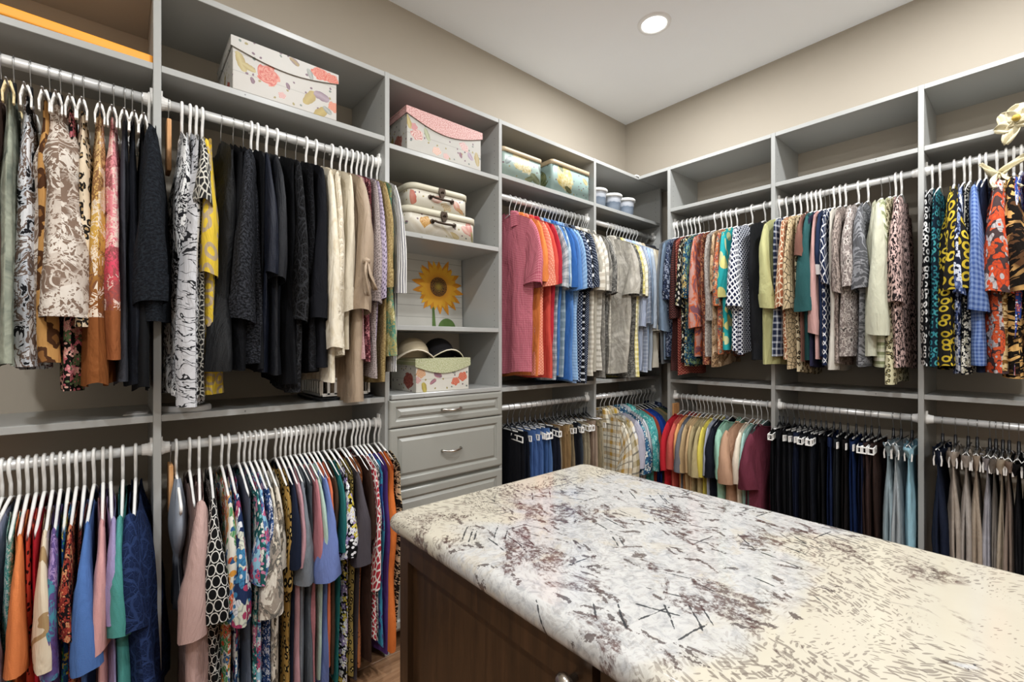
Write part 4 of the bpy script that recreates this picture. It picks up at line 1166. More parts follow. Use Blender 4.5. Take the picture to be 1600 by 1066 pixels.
def collar_strip(P, rng, zoff, high=0.026, fold=0.045):
    nx = P['neck'] * 0.92; ny = max(0.012, P['T'] * 0.75)
    n = 22; V = []; UV = []; F = []
    rows = [(0.96, -0.012, 0), (0.94, high * 0.6, 0), (0.98, high, 0), (1.12, high * 0.7, 0.0), (1.34, -fold * 0.55, 1), (1.52, -fold, 1)]
    for (k, dz, o) in rows:
        for j in range(n + 1):
            q = -2.75 + 5.5 * j / n          # open at the front (towards +y)
            x = nx * k * math.sin(q); y = -ny * (k if o == 0 else k) * math.cos(q) * 0.9
            sl = P['drop'] * 0.55 * (abs(x) / P['sh'])
            pt = -0.018 * (abs(q) / 2.75) ** 6 if o else 0
            V.append((x, y, P['ztop'] - 0.012 + dz - sl + pt + zoff)); UV.append((q * nx + P['uo'], dz + P['vo']))
    for i in range(len(rows) - 1):
        for j in range(n):
            F.append((i * (n + 1) + j, i * (n + 1) + j + 1, (i + 1) * (n + 1) + j + 1, (i + 1) * (n + 1) + j))
    return V, F, UV

GN = {  # kind: (object name, category)
    't': ('t_shirt', 'shirt'), 'p': ('polo_shirt', 'shirt'), 's': ('button_shirt', 'shirt'), 'b': ('dress_shirt', 'shirt'),
    'l': ('blouse', 'blouse'), 'e': ('blouse', 'blouse'), 'f': ('blouse', 'blouse'), 'n': ('sleeveless_top', 'top'), 'c': ('cardigan', 'cardigan'), 'j': ('jacket', 'jacket'),
    'k': ('skirt', 'skirt'), 'x': ('trousers', 'trousers'), 'g': ('trousers', 'trousers')}
LABELS = {}
def uniq(l):
    LABELS[l] = LABELS.get(l, 0) + 1
    return l

def garment(kind, frame_loc, rz, L, Tk, mat, label, group, seed, near, opt):
    """near = +1/-1: which local y side faces the room's middle"""
    rng = random.Random(seed)
    nm, cat = GN[kind]
    zoff = L
    e = empty(nm, (frame_loc[0], frame_loc[1], frame_loc[2] - L), rz, uniq(label), cat, group)
    def part(name, vfu, mt=mat):
        V, F, UV = vfu
        return link(name, mesh(name, V, F, mt, True, UV), e)
    uo, vo = rng.uniform(0, 5), 0.0
    base = dict(L=L, T=Tk, uo=uo, vo=vo, ztop=NECK + 0.006, drop=0.072, amp=opt.get('amp', 0.35))
    if kind in 'kxg':
        pass
    if kind == 'k':
        wt = opt.get('wt', 0.095); wh = opt.get('wh', 0.175)
        P = dict(base, shape='skirt', ztop=opt.get('zt', NECK - 0.034), sh=wt, g0=0.45, flare=0.6, nc=34, nr=24,
                 prof=[(0, wt), (0.08, wt * 0.93), (0.3, wt * 0.6 + wh * 0.4), (1.0, wh)], pleat=min(0.012, Tk * 0.55), npl=rng.uniform(9, 15), hemdip=opt.get('dip', 0.008), sway=0.5)
        part('skirt_panel', cloth_body(P, rng, zoff))
        P2 = dict(P); P2['L'] = -P['ztop'] + 0.035; P2['T'] = Tk * 0.34; P2['prof'] = [(0, wt * 1.02), (1, wt * 1.0)]; P2['pleat'] = 0.003; P2['flare'] = 0; P2['g0'] = 0.8; P2['nr'] = 3; P2['hemdip'] = 0
        part('waistband', cloth_body(P2, rng, zoff))
        return e
    if kind == 'x':      # folded trousers gripped at the waist
        zt = -0.118
        for q in (-1, 1):
            wt = 0.128 + 0.006 * q
            P = dict(base, shape='skirt', ztop=zt - 0.03, sh=wt, g0=0.8, T=Tk * 0.50, nc=16, nr=20, prof=[(0, wt), (0.25, wt * 1.04), (1.0, opt.get('wh', 0.105))], amp=0.35, pleat=0.0025, npl=5.0, hemdip=0.0, L=L - 0.008 * (q + 1), sway=0.6)
            v, f, u_ = cloth_body(P, rng, zoff)
            v = [(x, y + q * Tk * 0.46 * min(1, 0.4 + (zt - (z - zoff)) * 4), z) for (x, y, z) in v]
            part('leg', (v, f, u_))
        P = dict(base, shape='skirt', ztop=zt, sh=0.132, g0=1.0, T=min(0.0125, Tk * 0.9), nc=18, nr=4, prof=[(0, 0.132), (1, 0.131)], amp=0.1, L=-zt + 0.040, sway=0)
        part('waistband', cloth_body(P, rng, zoff))
        return e
    if kind == 'g':      # soft trousers gathered into clips
        zt = opt.get('zt', -0.120); zc = NECK - 0.078
        wt = 0.12
        P = dict(base, shape='skirt', ztop=zt, sh=wt, g0=1.0, flare=-0.66, T=0.021, nc=30, nr=8, prof=[(0, wt * 1.14), (1, wt * 0.98)], amp=0.25, pleat=0.010, npl=9, L=-zc + 0.008, sway=0)
        part('waistband', cloth_body(P, rng, zoff))
        for q in (-1, 1):
            P = dict(base, shape='skirt', ztop=zc, sh=wt, g0=0.32, flare=0.3, T=Tk * 0.58, nc=20, nr=22, prof=[(0, wt * 0.95), (0.2, wt * 0.9), (1.0, opt.get('wh', 0.115))], amp=0.4, pleat=0.004, npl=rng.uniform(5, 9), hemdip=0, L=L - 0.006 * (q + 1), sway=0.8)
            v, f, u_ = cloth_body(P, rng, zoff)
            v = [(x, y + q * Tk * 0.5 * smooth01((zc - (z - zoff)) / 0.35), z) for (x, y, z) in v]
            part('leg', (v, f, u_))
        return e
    # tops
    sh = opt.get('sh', 0.185); ch = opt.get('ch', 0.188); hm = opt.get('hm', 0.175 + rng.uniform(-0.01, 0.015))
    neck = opt.get('neck', 0.072 if kind in 'psbj' else 0.086)
    sc = opt.get('scoop', 0.034 if kind in 'psbj' else 0.058)
    P = dict(base, shape='top', sh=sh, neck=neck, scoop=sc, front=0 if near > 0 else 1, nc=opt.get('nc', 20), nr=24,
             prof=[(0, sh), (0.10, sh * 1.0), (0.30, ch), (0.62, ch * 0.96 if kind != 'n' else ch * 0.9), (1.0, hm)], sway=0.6, hemdip=opt.get('dip', 0.006), flare=opt.get('flare', 0.18), pleat=min(0.009, 0.45 * Tk), npl=rng.uniform(5, 9))
    if kind == 'c': P['scoop'] = 0.09
    part('body', cloth_body(P, rng, zoff))
    zs = P['ztop'] - P['drop']
    Ts = min(Tk * 0.85, 0.026) + 0.002
    styles = {'t': 'short', 'p': 'short', 's': 'short', 'b': 'long', 'l': 'long', 'e': 'elbow', 'f': 'flutter', 'n': None, 'c': 'long', 'j': 'long'}
    st = opt.get('slv', styles[kind])
    if st:
        for sd in (1, -1):
            yo = rng.uniform(-0.4, 0.4) * Tk; ye = yo + near * Tk * opt.get('fwd', 0.25)
            jit = rng.uniform(-0.012, 0.012)
            if st == 'short':
                ln = opt.get('sl', 0.315 if kind in 'ps' else 0.27) + jit; ow = opt.get('ow', 0.246 if kind in 'ps' else 0.238) + jit; wc = 0.112
                S, A, Co, Ci = (sh - 0.012, zs + 0.010), (ch * 0.74, zs - 0.185), (ow, zs - ln), (ow - wc, zs - ln - 0.006)
            elif st == 'flutter':
                ln = opt.get('sl', 0.27) + jit; ow = opt.get('ow', 0.245); wc = 0.14
                S, A, Co, Ci = (sh - 0.012, zs + 0.010), (ch * 0.75, zs - 0.16), (ow, zs - ln + 0.03), (ow - wc, zs - ln - 0.03)
            elif st == 'elbow':
                ln = opt.get('sl', 0.34) + jit; ow = opt.get('ow', 0.222) + jit; wc = 0.095
                S, A, Co, Ci = (sh - 0.012, zs + 0.010), (ch * 0.80, zs - 0.19), (ow, zs - ln), (ow - wc, zs - ln - 0.008)
            else:
                ln = opt.get('sl', 0.52) + jit * 2; ow = opt.get('ow', 0.205) + jit; wc = opt.get('wc', 0.088) * 0.9
                S, A, Co, Ci = (sh - 0.012, zs + 0.010), (ch * 0.80, zs - 0.19), (ow, zs - ln), (ow - wc, zs - ln - 0.004)
            if sd < 0:
                S, A, Co, Ci = [(-x, z) for x, z in (S, A, Co, Ci)]
            puff = opt.get('puff', 0.0)
            Te = max(0.018, min(0.040, Tk * {'short': 1.7, 'flutter': 2.0, 'elbow': 1.55, 'long': 1.4}[st])) * rng.uniform(0.85, 1.15)
            if sd > 0: Te = opt.get('te', Te)
            rs = random.Random(seed * 7 + sd)
            if st == 'long' and kind in 'bljc' and sd > 0:
                part('sleeve', sleeve(P, S, A, Co, Ci, yo, ye, Ts, rs, zoff, uo + 1.3, 14, 14, 0.05, 0.0, 0.90, puff, Te=Te))
                rs = random.Random(seed * 7 + sd)
                part('cuff', sleeve(P, S, A, Co, Ci, yo, ye, Ts, rs, zoff, uo + 2.1, 3, 14, 0.05, 0.885, 1.0, puff, grow=0.07, Te=Te), opt.get('cuff', mat))
            elif st == 'short' and kind == 'p' and sd > 0:
                part('sleeve', sleeve(P, S, A, Co, Ci, yo, ye, Ts, rs, zoff, uo + 1.3, 9, 14, 0.03, 0.0, 0.92, puff, Te=Te))
                rs = random.Random(seed * 7 + sd)
                part('cuff', sleeve(P, S, A, Co, Ci, yo, ye, Ts, rs, zoff, uo + 2.1, 3, 14, 0.03, 0.90, 1.0, puff, grow=0.03, Te=Te), opt.get('cuff', mat))
            else:
                part('sleeve', sleeve(P, S, A, Co, Ci, yo, ye, Ts, rs, zoff, uo + 1.3, 10, 14, 0.03, 0.0, 1.0, puff, Te=Te))
    if opt.get('tie'):      # strap knotted round the front sleeve
        zk = zs - opt.get('sl', 0.5) * 0.62 + zoff; xk = opt.get('ow', 0.22) + 0.012
        MB().lathe([(0, -0.013), (0.012, -0.008), (0.015, 0.0), (0.012, 0.008), (0, 0.013)], 10).obj('knot', mat, e, smooth=True, loc=(xk, near * 0.012, zk))
        for q_, (dx, dy, dz) in enumerate(((0.012, 0.020, -0.105), (0.020, -0.016, -0.125))):
            petal('tie_end', (xk, near * 0.012, zk), (xk + dx, near * 0.012 + dy, zk + dz), 0.022, 0.012, q_ + 3, mat, e)
    if opt.get('bow'):
        zk = P['ztop'] - 0.010 + zoff
        for q_, (dx, dy, dz) in enumerate(((0.13, 0.055, 0.028), (0.10, -0.075, 0.020), (0.17, -0.040, -0.085), (0.17, 0.030, -0.10))):
            petal('ribbon', (0.085, -0.01, zk - 0.01), (0.085 + dx * 0.6, dy, zk + dz), 0.020, 0.015, q_, M['silk'], e)
    if kind in 'psbj' or opt.get('collar'):
        V, F, UV = collar_strip(P, rng, zoff)
        if near < 0: V = [(x, -y, z) for x, y, z in V]
        part('collar', (V, F, UV), opt.get('cmat', mat))
    elif kind == 't' and near > 0:
        # ribbed neckband following the neck opening
        pts = []
        for sheet in (0, 1):
            rngs = range(-8, 9) if sheet == 0 else range(8, -9, -1)
            for k in rngs:
                xs_ = neck * k / 8
                zt = P['ztop'] - P['drop'] * max(0, (abs(xs_) - 0.3 * neck) / (sh - 0.3 * neck)) ** 1.15
                zt -= (P['scoop'] if sheet == P['front'] else P['scoop'] * 0.75) * (math.cos(abs(xs_) / neck * math.pi / 2) ** 0.8)
                yy = Tk * 0.30 * (max(0.0, 1 - abs(xs_ / sh) ** 2.4) ** 0.55) * (-1 if sheet == 0 else 1)
                pts.append((xs_, yy, zt + zoff))
        MB().tube(pts, 0.0035, 5, closed=True).obj('neckband', opt.get('cmat', mat), e, smooth=True)
    return e

def hanger(kind, frame_loc, rz, holding, group):
    nm, ds, meshes, low = HANG[kind]
    e = empty(nm, (frame_loc[0], frame_loc[1], frame_loc[2] - low), rz, uniq(ds + ' holding the ' + holding), 'hanger', group)
    for k in meshes:
        link(HK[k].name.split('.')[0], HK[k], e, (0, 0, low))
    return e

def row(side, zrod, items, where, group, near, seed, hk='w', lo=None, hi=None, tmax=0.040):
    pos = []
    for it in items:
        p = pos_left(it[0], XROD) if side == 'L' else pos_back(it[0], YROD)
        pos.append(p)
    order = sorted(range(len(items)), key=lambda i: pos[i])
    # keep a minimum spacing on the rod
    for _ in range(30):
        for a, b in zip(order[:-1], order[1:]):
            g = pos[b] - pos[a]
            if g < 0.017:
                m_ = (0.017 - g) / 2; pos[a] -= m_; pos[b] += m_
        if lo is not None:
            for i in order: pos[i] = min(max(pos[i], lo + 0.012), hi - 0.012)
    rank = {i: k for k, i in enumerate(order)}
    rng = random.Random(seed)
    for i, it in enumerate(items):
        px, kind, hem, mat, desc = it[:5]
        opt = dict(it[5]) if len(it) > 5 else {}
        k = rank[i]
        gs = []
        if k > 0: gs.append(pos[i] - pos[order[k - 1]])
        if k < len(order) - 1: gs.append(pos[order[k + 1]] - pos[i])
        Tk = max(0.0105, min(tmax, 0.52 * (sum(gs) / len(gs))))
        Tk = opt.get('T', Tk)
        if side == 'L':
            loc = (XROD, pos[i], zrod); rz = 0.0; fx, fy = XROD + 0.18, pos[i]
        else:
            loc = (pos[i], YROD, zrod); rz = -math.pi / 2; fx, fy = pos[i], YROD - 0.18
        L = zrod - z_at(hem, fx, fy)
        yaw = rng.uniform(-1, 1) * min(0.09, Tk * 2.2) + opt.get('yaw', 0.0)
        sd = seed * 131 + i * 17
        h = opt.get('h', hk)
        if h == 'p': h = 'pqdpqpqd'[(i * 5 + seed) % 8]
        if h in 'pqrd': yaw += rng.uniform(-0.12, 0.12)
        garment(kind, loc, rz + yaw, L, Tk, mat, desc + ' ' + where, group, sd, near, opt)
        hanger(h, loc, rz + yaw, desc, 'hangers ' + where)

F_ = fabric
def S(c, **k): return fabric('solid', c, **k)

# ------------------------------------------------------------------ the clothes, rod by rod: (image column of the hook, kind, image row of the hem, cloth, description)
B1U = [
 (2, 'k', 545, S('8a6f66'), 'plain mauve brown skirt'),
 (22, 'k', 572, F_('soft', '5f685e', '868c7c 9aa08e 6d7468', 9.0), 'sage green skirt with faded flowers', dict(h='y')),
 (48, 'k', 576, F_('abstract', '1b1b1f', 'b9bec4 6f5d52 d4d6d8', 14.0, 1.2), 'black, grey and white abstract skirt', dict(wh=0.13)),
 (78, 'k', 560, F_('leopard', 'c08a48', '4e2f1a 8a5a2c', 16.0), 'tan leopard spot skirt', dict(wh=0.15)),
 (95, 'k', 498, F_('paisley', '7d6656', 'ded4c8 c9bcae', 13.0), 'taupe skirt with white scrolling flowers', dict(wh=0.20, T=0.042, dip=0.002)),
 (115, 'k', 606, F_('floral', '14130f', 'c8626e e2a89a 5d7048 d87a84', 24.0, 0.8), 'black skirt with small pink roses', dict(wh=0.14)),
 (131, 'k', 512, F_('leopard', 'd6c2a4', '1e1916 a98a5e', 40.0), 'cream skirt with tiny black leopard spots'),
 (156, 'k', 592, F_('paisley', 'cda464', 'e6d6c0 7a4a30', 17.0, ((0.12, 'd8b88a'), (0.45, 'c9a04e'), (0.62, '8a5a30'), (0.70, '7d4a26'))), 'golden tan paisley skirt with brown border', dict(wh=0.20, dip=0.03)),
 (178, 'k', 566, F_('paisley', 'd98a90', 'e8cfc0 8d4a48', 20.0, ((0.12, 'de9a9c'), (0.45, 'd8808a'), (0.55, 'cf4a62'), (0.68, '8a5230'))), 'rose pink paisley skirt with brown border', dict(wh=0.19)),
 (196, 'k', 604, S('44474e'), 'charcoal grey plain skirt', dict(wh=0.15)),
 (206, 'k', 606, S('1d2029'), 'dark navy plain skirt', dict(wh=0.17)),
 (222, 'k', 614, S('121316'), 'black plain long skirt', dict(wh=0.185)),
 (233, 'c', 505, F_('crepe', '12151a', '1f252c', 40.0), 'fuzzy black-navy cardigan', dict(h='w', T=0.026)),
]
B1L = [
 (-6, 't', 1120, F_('tiger', 'e2e0dc', '1a1a1c', 26.0, 0.09), 'black and white zebra tee'),
 (4, 'n', 1120, S('16171a'), 'black sleeveless top'),
 (14, 'n', 1130, F_('leopard', 'd8c4a2', '1c1712 a8855a', 46.0), 'beige leopard sleeveless top'),
 (26, 't', 1150, S('a9a9c9'), 'pale lavender-blue tee', dict(sl=0.36, ow=0.25, te=0.034, yaw=-0.08)),
 (36, 'n', 1130, F_('floral', '6fb7a8', 'e2e0d0 2f8a80 c8d8d0', 40.0), 'mint green print top'),
 (47, 't', 1120, S('e07a3e'), 'bright orange tee', dict(sl=0.32, te=0.022, ow=0.240)),
 (55, 'n', 1150, F_('dots', 'd6432e', '3a1410', 46.0, 1.0, 0.24), 'vermilion top with black flecks'),
 (62, 'n', 1120, S('c81f30'), 'crimson red top'),
 (75, 't', 1150, F_('tiger', 'd8c8ac', 'a98a5e c6b7b8', 11.0, 0.04), 'cream and gold marbled silky top', dict(sl=0.32)),
 (86, 't', 1150, F_('paisley', '5d4a86', '3a93a6 a58ac0 5a3a70', 20.0), 'purple and turquoise paisley top', dict(sl=0.35)),
 (98, 'n', 1130, F_('floral', '1f4f8c', '3aa05a e2d24a 2a80b8', 22.0), 'blue top with green and yellow flowers'),
 (108, 't', 1150, F_('floral', '1b1214', 'b2402c 8a2a24 d0885a', 46.0, 0.9), 'black top with small red flowers'),
 (121, 'n', 1150, F_('floral', '16110f', '8a3a30 5a2a26', 60.0, 0.7), 'black top with tiny maroon sprigs'),
 (147, 't', 1150, S('4a73b8'), 'cornflower blue tee', dict(sl=0.36, ow=0.242, yaw=-0.05, te=0.030)),
 (163, 't', 1150, S('d59a98'), 'soft pink tee', dict(sl=0.33, te=0.028)),
 (171, 't', 1150, S('9d8fbe'), 'lilac tee'),
 (192, 'f', 1150, S('45968f', rough=0.6), 'teal green draped tee', dict(sl=0.33, ow=0.242, yaw=-0.05, te=0.034)),
 (212, 'f', 1140, F_('lace', '16264c', '263a68', 22.0), 'navy lace tunic', dict(sl=0.33, ow=0.242, T=0.040, yaw=-0.05)),
]
B2U = [
 (284, 'l', 622, F_('abstract', '131416', 'd6d8da 24262a eceeee', 22.0, 1.0), 'black and white splashed print tunic', dict(slv=None, T=0.030)),
 (298, 'l', 628, F_('tiger', 'c6c7cc', '2c2d31', 30.0, 0.022), 'silver-white blouse with black ripples', dict(slv=None, ch=0.222, sh=0.195, hm=0.225, T=0.026)),
 (306, 'f', 626, F_('cells', '2a2a2a', 'c8c5b8', 70.0, 0.12), 'black and cream filigree blouse', dict(sl=0.22, ow=0.25)),
 (315, 'e', 614, F_('rings', 'dcb82c', 'b09a78', 17.0), 'yellow blouse with grey circles', dict(sl=0.40)),
 (345, 'n', 572, S('0e0f12', rough=0.6), 'black draped satin tunic', dict(h='m', T=0.036, hm=0.235, dip=0.012)),
 (364, 'n', 578, S('101115'), 'black plain tunic', dict(h='m')),
 (380, 'l', 570, F_('crepe', '101115', '34363d', 40.0), 'black crinkle-textured blouse', dict(h='m', sl=0.56, ow=0.225, wc=0.11, T=0.030)),
 (392, 'n', 580, S('15161a'), 'black thin tank', dict()),
 (402, 'e', 580, S('161b28', rough=0.5), 'blue-black satin blouse', dict(sl=0.38, ow=0.25)),
 (416, 'e', 585, S('181a20', rough=0.5), 'black blouse with gathered elbow sleeves', dict(sl=0.40, ow=0.245, puff=0.2)),
 (432, 'n', 600, S('111216'), 'black sleeveless shell'),
 (446, 'l', 612, F_('lace', '101012', '2c2d31', 30.0), 'black lace blouse', dict(h='v', sl=0.54, ow=0.22, wc=0.12)),
 (462, 'n', 585, F_('lace', '121215', '232429', 55.0), 'black fine-lace top', dict(h='v')),
 (478, 'l', 575, S('16181d'), 'black long-sleeve knit top', dict(sl=0.54, ow=0.205)),
 (493, 'l', 598, F_('soft', 'dccfb4', 'e8dec8 d2c3a4', 16.0), 'ivory embroidered blouse', dict(sl=0.62, ow=0.215)),
 (506, 'l', 560, F_('lace', 'd9ccb2', 'e9dfca', 26.0), 'cream lace blouse', dict(h='v', sl=0.57, ow=0.22, wc=0.11)),
 (518, 'l', 545, S('d8cdb6'), 'pale cream cotton blouse', dict(sl=0.5)),
 (531, 'l', 632, S('a8927a', rough=0.4), 'taupe satin blouse with tied cuffs', dict(tie=1, sl=0.52, ow=0.25, wc=0.12, puff=0.12, T=0.026)),
 (540, 'n', 560, F_('lace', 'd09aa0', 'e0b4b6', 40.0), 'pink lace top'),
 (549, 'n', 570, F_('floral', '6a3038', 'd08a90 8a4a50 3a2028', 40.0), 'burgundy speckled top'),
 (557, 'e', 592, F_('dots', 'a89a98', '6f6462', 120.0, 0.5, 0.30), 'dusty mauve eyelet blouse', dict(sl=0.46, ow=0.225)),
 (564, 'e', 585, F_('dots', 'b2a4bc', '5d5468', 90.0, 0.0, 0.28), 'lavender dotted blouse', dict(sl=0.44)),
 (572, 'l', 598, F_('crepe', '8d7446', 'b29a64', 40.0), 'gold-brown crinkled blouse', dict(sl=0.40, wc=0.12, ow=0.23)),
 (580, 'n', 560, F_('paisley', 'a59a5c', '2a7f74 3f8f80 d8cfa0', 26.0), 'teal and gold paisley top', dict(ch=0.205, hm=0.215)),
 (589, 'e', 578, F_('stripe_v', 'd8d6d2', '6a6a72', 95.0, (0.0, 0.5)), 'grey and white striped blouse', dict(sl=0.42, ow=0.25)),
]
B2L = [
 (311, 't', 1190, F_('heather', 'b08c84', 'c4a29a'), 'dusty pink heather tee', dict(sl=0.37, ow=0.235, yaw=-0.06, T=0.03)),
 (296, 'n', 1170, F_('heather', '6f5a55', '86706a'), 'mauve-brown heather top', dict(ch=0.17)),
 (328, 'f', 1170, F_('chain', '121214', 'd2d0c8', 42.0), 'black top with white linked rings', dict(sl=0.36, ow=0.25, yaw=-0.06, te=0.050)),
 (346, 't', 1150, F_('floral', 'd6d2c4', 'c8502c 2a5a8a 4a8a50 d89030', 12.0, 0.9), 'white tee with orange and blue flowers', dict(sl=0.33, te=0.032)),
 (357, 't', 1150, F_('floral', '20325a', 'd8dce0 b03a60 3a80b0 d0d4c0', 11.0, 0.9), 'navy tee with pink and white leaves', dict(sl=0.37, ow=0.245, te=0.034)),
 (374, 'n', 1140, S('566070'), 'slate grey tank'),
 (384, 't', 1110, F_('floral', '1d5a5c', '60b0b0 d07aa0 e0e0d4', 22.0), 'dark teal flowered top'),
 (391, 't', 1120, F_('floral', '86bcd6', 'c83a6a e6ecf0 3a60a0 d88ab0', 17.0, 0.9), 'sky blue tee with pink flowers', dict(sl=0.29, ow=0.248, te=0.042)),
 (398, 't', 1130, F_('floral', '1e3a6c', 'e2e6ec 4a6ca8', 40.0), 'navy and white sprigged top'),
 (405, 'e', 1100, F_('abstract', 'd2c8b4', '6a6660 a09486 e0dacb', 12.0, 1.4), 'cream and grey smudged print top', dict(sl=0.37, ow=0.245, te=0.036)),
 (412, 't', 1120, F_('abstract', 'a99a86', '5d564c d0c6b6', 16.0, 1.0), 'taupe leaf print top'),
 (430, 'e', 1110, F_('leopard', 'a8823c', '17110c d2b46a', 36.0), 'gold leopard print top', dict(sl=0.34)),
 (442, 't', 1090, S('1a2238'), 'dark navy tee', dict(sl=0.25)),
 (449, 't', 1090, S('c08e96'), 'faded rose tee'),
 (456, 't', 1080, S('757c84'), 'steel grey tee', dict(sl=0.33, ow=0.248, te=0.034)),
 (461, 'n', 1075, S('5c636b'), 'dark grey tank'),
 (466, 't', 1080, S('b8747a'), 'brick rose tee', dict(sl=0.27)),
 (472, 't', 1070, S('a9c4b4'), 'pale mint tee', dict(sl=0.26, ow=0.24)),
 (482, 't', 1080, S('6d80c0'), 'periwinkle blue tee', dict(sl=0.32, ow=0.262, te=0.046)),
 (489, 't', 1040, S('e0704a'), 'coral orange tee', dict(sl=0.2, ow=0.225)),
 (497, 'e', 1060, S('4a3628'), 'chocolate brown tee', dict(sl=0.2)),
 (506, 't', 1070, S('1f6a68'), 'deep teal tee', dict(sl=0.24)),
 (514, 'f', 1090, F_('floral', '121214', 'e2e0e4 9a86b8 d8c23a e6e6e6', 20.0, 0.9), 'black top with white and lilac blooms', dict(sl=0.30, ow=0.255, te=0.042)),
 (522, 'n', 1060, F_('leopard', '8d7a3c', '14120c bda862', 50.0), 'olive animal print top', dict(ch=0.205)),
 (532, 't', 1060, S('4a444a'), 'charcoal plum tee', dict(sl=0.31, ow=0.25, te=0.034)),
 (538, 'n', 1040, F_('dots', 'b0663a', '5a2c18', 70.0, 0.6, 0.22), 'rust top with brown dots'),
 (550, 't', 1030, S('38241c'), 'espresso brown tee', dict(sl=0.25)),
 (556, 'e', 1000, F_('cells', 'c02f3c', 'efe6e0', 48.0, 0.13), 'red and white crackle print top', dict(sl=0.46, ow=0.222)),
 (562, 'n', 1000, F_('tweed', 'd0cec8', '2a2a2a', 90.0), 'black and white speckled top', dict(ch=0.20)),
 (568, 'n', 1010, F_('abstract', '2a5fae', '5a3a8a 3aa0c8', 14.0), 'blue and violet top', dict(ch=0.2)),
 (575, 'n', 1020, S('5d3a86'), 'deep purple top', dict(ch=0.205)),
 (585, 'n', 1016, S('e0702a'), 'tangerine sleeveless top', dict(ch=0.218, sh=0.192, hm=0.205, T=0.022)),
 (592, 'n', 985, F_('tiger', 'c8b08a', '1c1714', 40.0, 0.07), 'tan and black animal stripe top', dict(ch=0.22, sh=0.192)),
]
B4U = [
 (796, 'p', 585, F_('gingham', 'd2808a', 'b0405a', 110.0), 'pink micro-check polo', dict(T=0.022, yaw=-0.05)),
 (804, 'p', 590, S('e8803c'), 'light orange polo'),
 (811, 'p', 588, F_('dots', 'e07a5c', 'f0a890', 90.0, 0.0, 0.25), 'salmon pin-dot polo'),
 (819, 'p', 590, S('d94a3c'), 'coral red polo'),
 (828, 'p', 586, S('c02434'), 'cherry red polo', dict(ow=0.242)),
 (834, 's', 592, F_('plaid', '8e9aa2', 'c8d0d4 5f7482', 26.0), 'grey-blue checked shirt'),
 (840, 'p', 590, S('3f74bc'), 'mid blue polo'),
 (845, 's', 592, F_('plaid', '7f98a8', 'b4c8d4', 20.0), 'misty blue windowpane shirt', dict(ow=0.215)),
 (851, 'p', 592, S('2f66b4'), 'royal blue polo', dict(ow=0.245)),
 (857, 'p', 594, S('4f84ca'), 'bright sky blue polo', dict(ow=0.242)),
 (862, 's', 594, F_('stripe_h', '8fb4da', '7aa2cc', 60.0), 'pale blue fine-stripe shirt'),
 (867, 'p', 598, F_('heather', '6f8fb8', '88a6ca'), 'heather blue polo', dict(ow=0.238)),
 (873, 's', 598, F_('dots', '23304e', 'b8c4d4', 80.0, 0.0, 0.26), 'navy dotted shirt'),
 (878, 's', 600, F_('stripe_h', '16181e', 'd8dce0', 28.0, (0.0, 0.7)), 'black shirt with thin white stripes', dict(ow=0.225)),
 (884, 'p', 600, F_('dots', '1b2436', '9aa6ba', 110.0, 0.0, 0.24), 'midnight pin-dot polo'),
 (891, 's', 585, F_('stripe_h', 'c2b8a6', 'd8d2c4', 36.0), 'stone striped shirt', dict(ow=0.24)),
 (896, 's', 585, S('a8a294'), 'warm grey camp shirt'),
 (903, 's', 582, F_('stripe_h', 'dcd8cc', 'b9b4a6', 30.0, (0.0, 0.6)), 'ivory shirt with grey bands', dict(ow=0.245)),
 (908, 's', 590, F_('soft', '8f8b84', '6c6862 a8a49a', 24.0), 'grey mottled shirt'),
 (913, 's', 590, F_('floral', '6a6864', '8f8c86 4a4846', 26.0), 'grey tonal leaf shirt'),
 (918, 's', 586, F_('soft', '7a766e', '5a564f 98948a', 20.0), 'smoky taupe print shirt', dict(ow=0.235)),
 (923, 's', 586, F_('stripe_h', 'c9c4b6', 'b5b0a2', 50.0), 'ecru fine-stripe shirt', dict(ow=0.24)),
]
B5U = [
 (948, 's', 585, F_('soft', 'b8b2a4', 'a39d92 c4beb2', 14.0), 'oatmeal mottled shirt', dict(ow=0.235)),
 (954, 's', 590, F_('floral', '5a5752', '7d7a72 3a3835', 30.0), 'dark grey foliage shirt', dict(ow=0.24)),
 (959, 's', 590, F_('plaid', 'd6c468', 'efe8c4 8a8a5a', 34.0), 'yellow checked shirt', dict(ow=0.235, hm=0.2)),
 (963, 's', 580, F_('plaid', 'cfc9ae', 'e6e2d0 9a946c', 30.0), 'cream and straw checked shirt', dict(ow=0.24)),
 (968, 'b', 578, F_('stripe_v', 'b9c2d2', '7f8fae', 110.0), 'blue pinstripe dress shirt', dict(sl=0.5)),
 (973, 'b', 582, F_('plaid', '8e9ab0', 'c4ccd8', 40.0), 'blue-grey checked dress shirt', dict(sl=0.48)),
 (978, 'b', 575, S('a9c2e0'), 'light blue dress shirt', dict(sl=0.5)),
 (983, 'b', 578, S('c9d6e4'), 'icy blue dress shirt', dict(sl=0.52)),
 (988, 'b', 575, S('d4cbb8'), 'cream linen shirt', dict(sl=0.52)),
 (993, 'b', 572, S('bfae92'), 'khaki linen shirt', dict(sl=0.54)),
 (1001, 'j', 560, S('33353a'), 'charcoal grey jacket', dict(h='m', sh=0.2, ow=0.215, sl=0.5)),
 (1010, 'j', 566, S('2a2c31'), 'dark slate jacket', dict(h='m', sh=0.2, sl=0.5)),
]
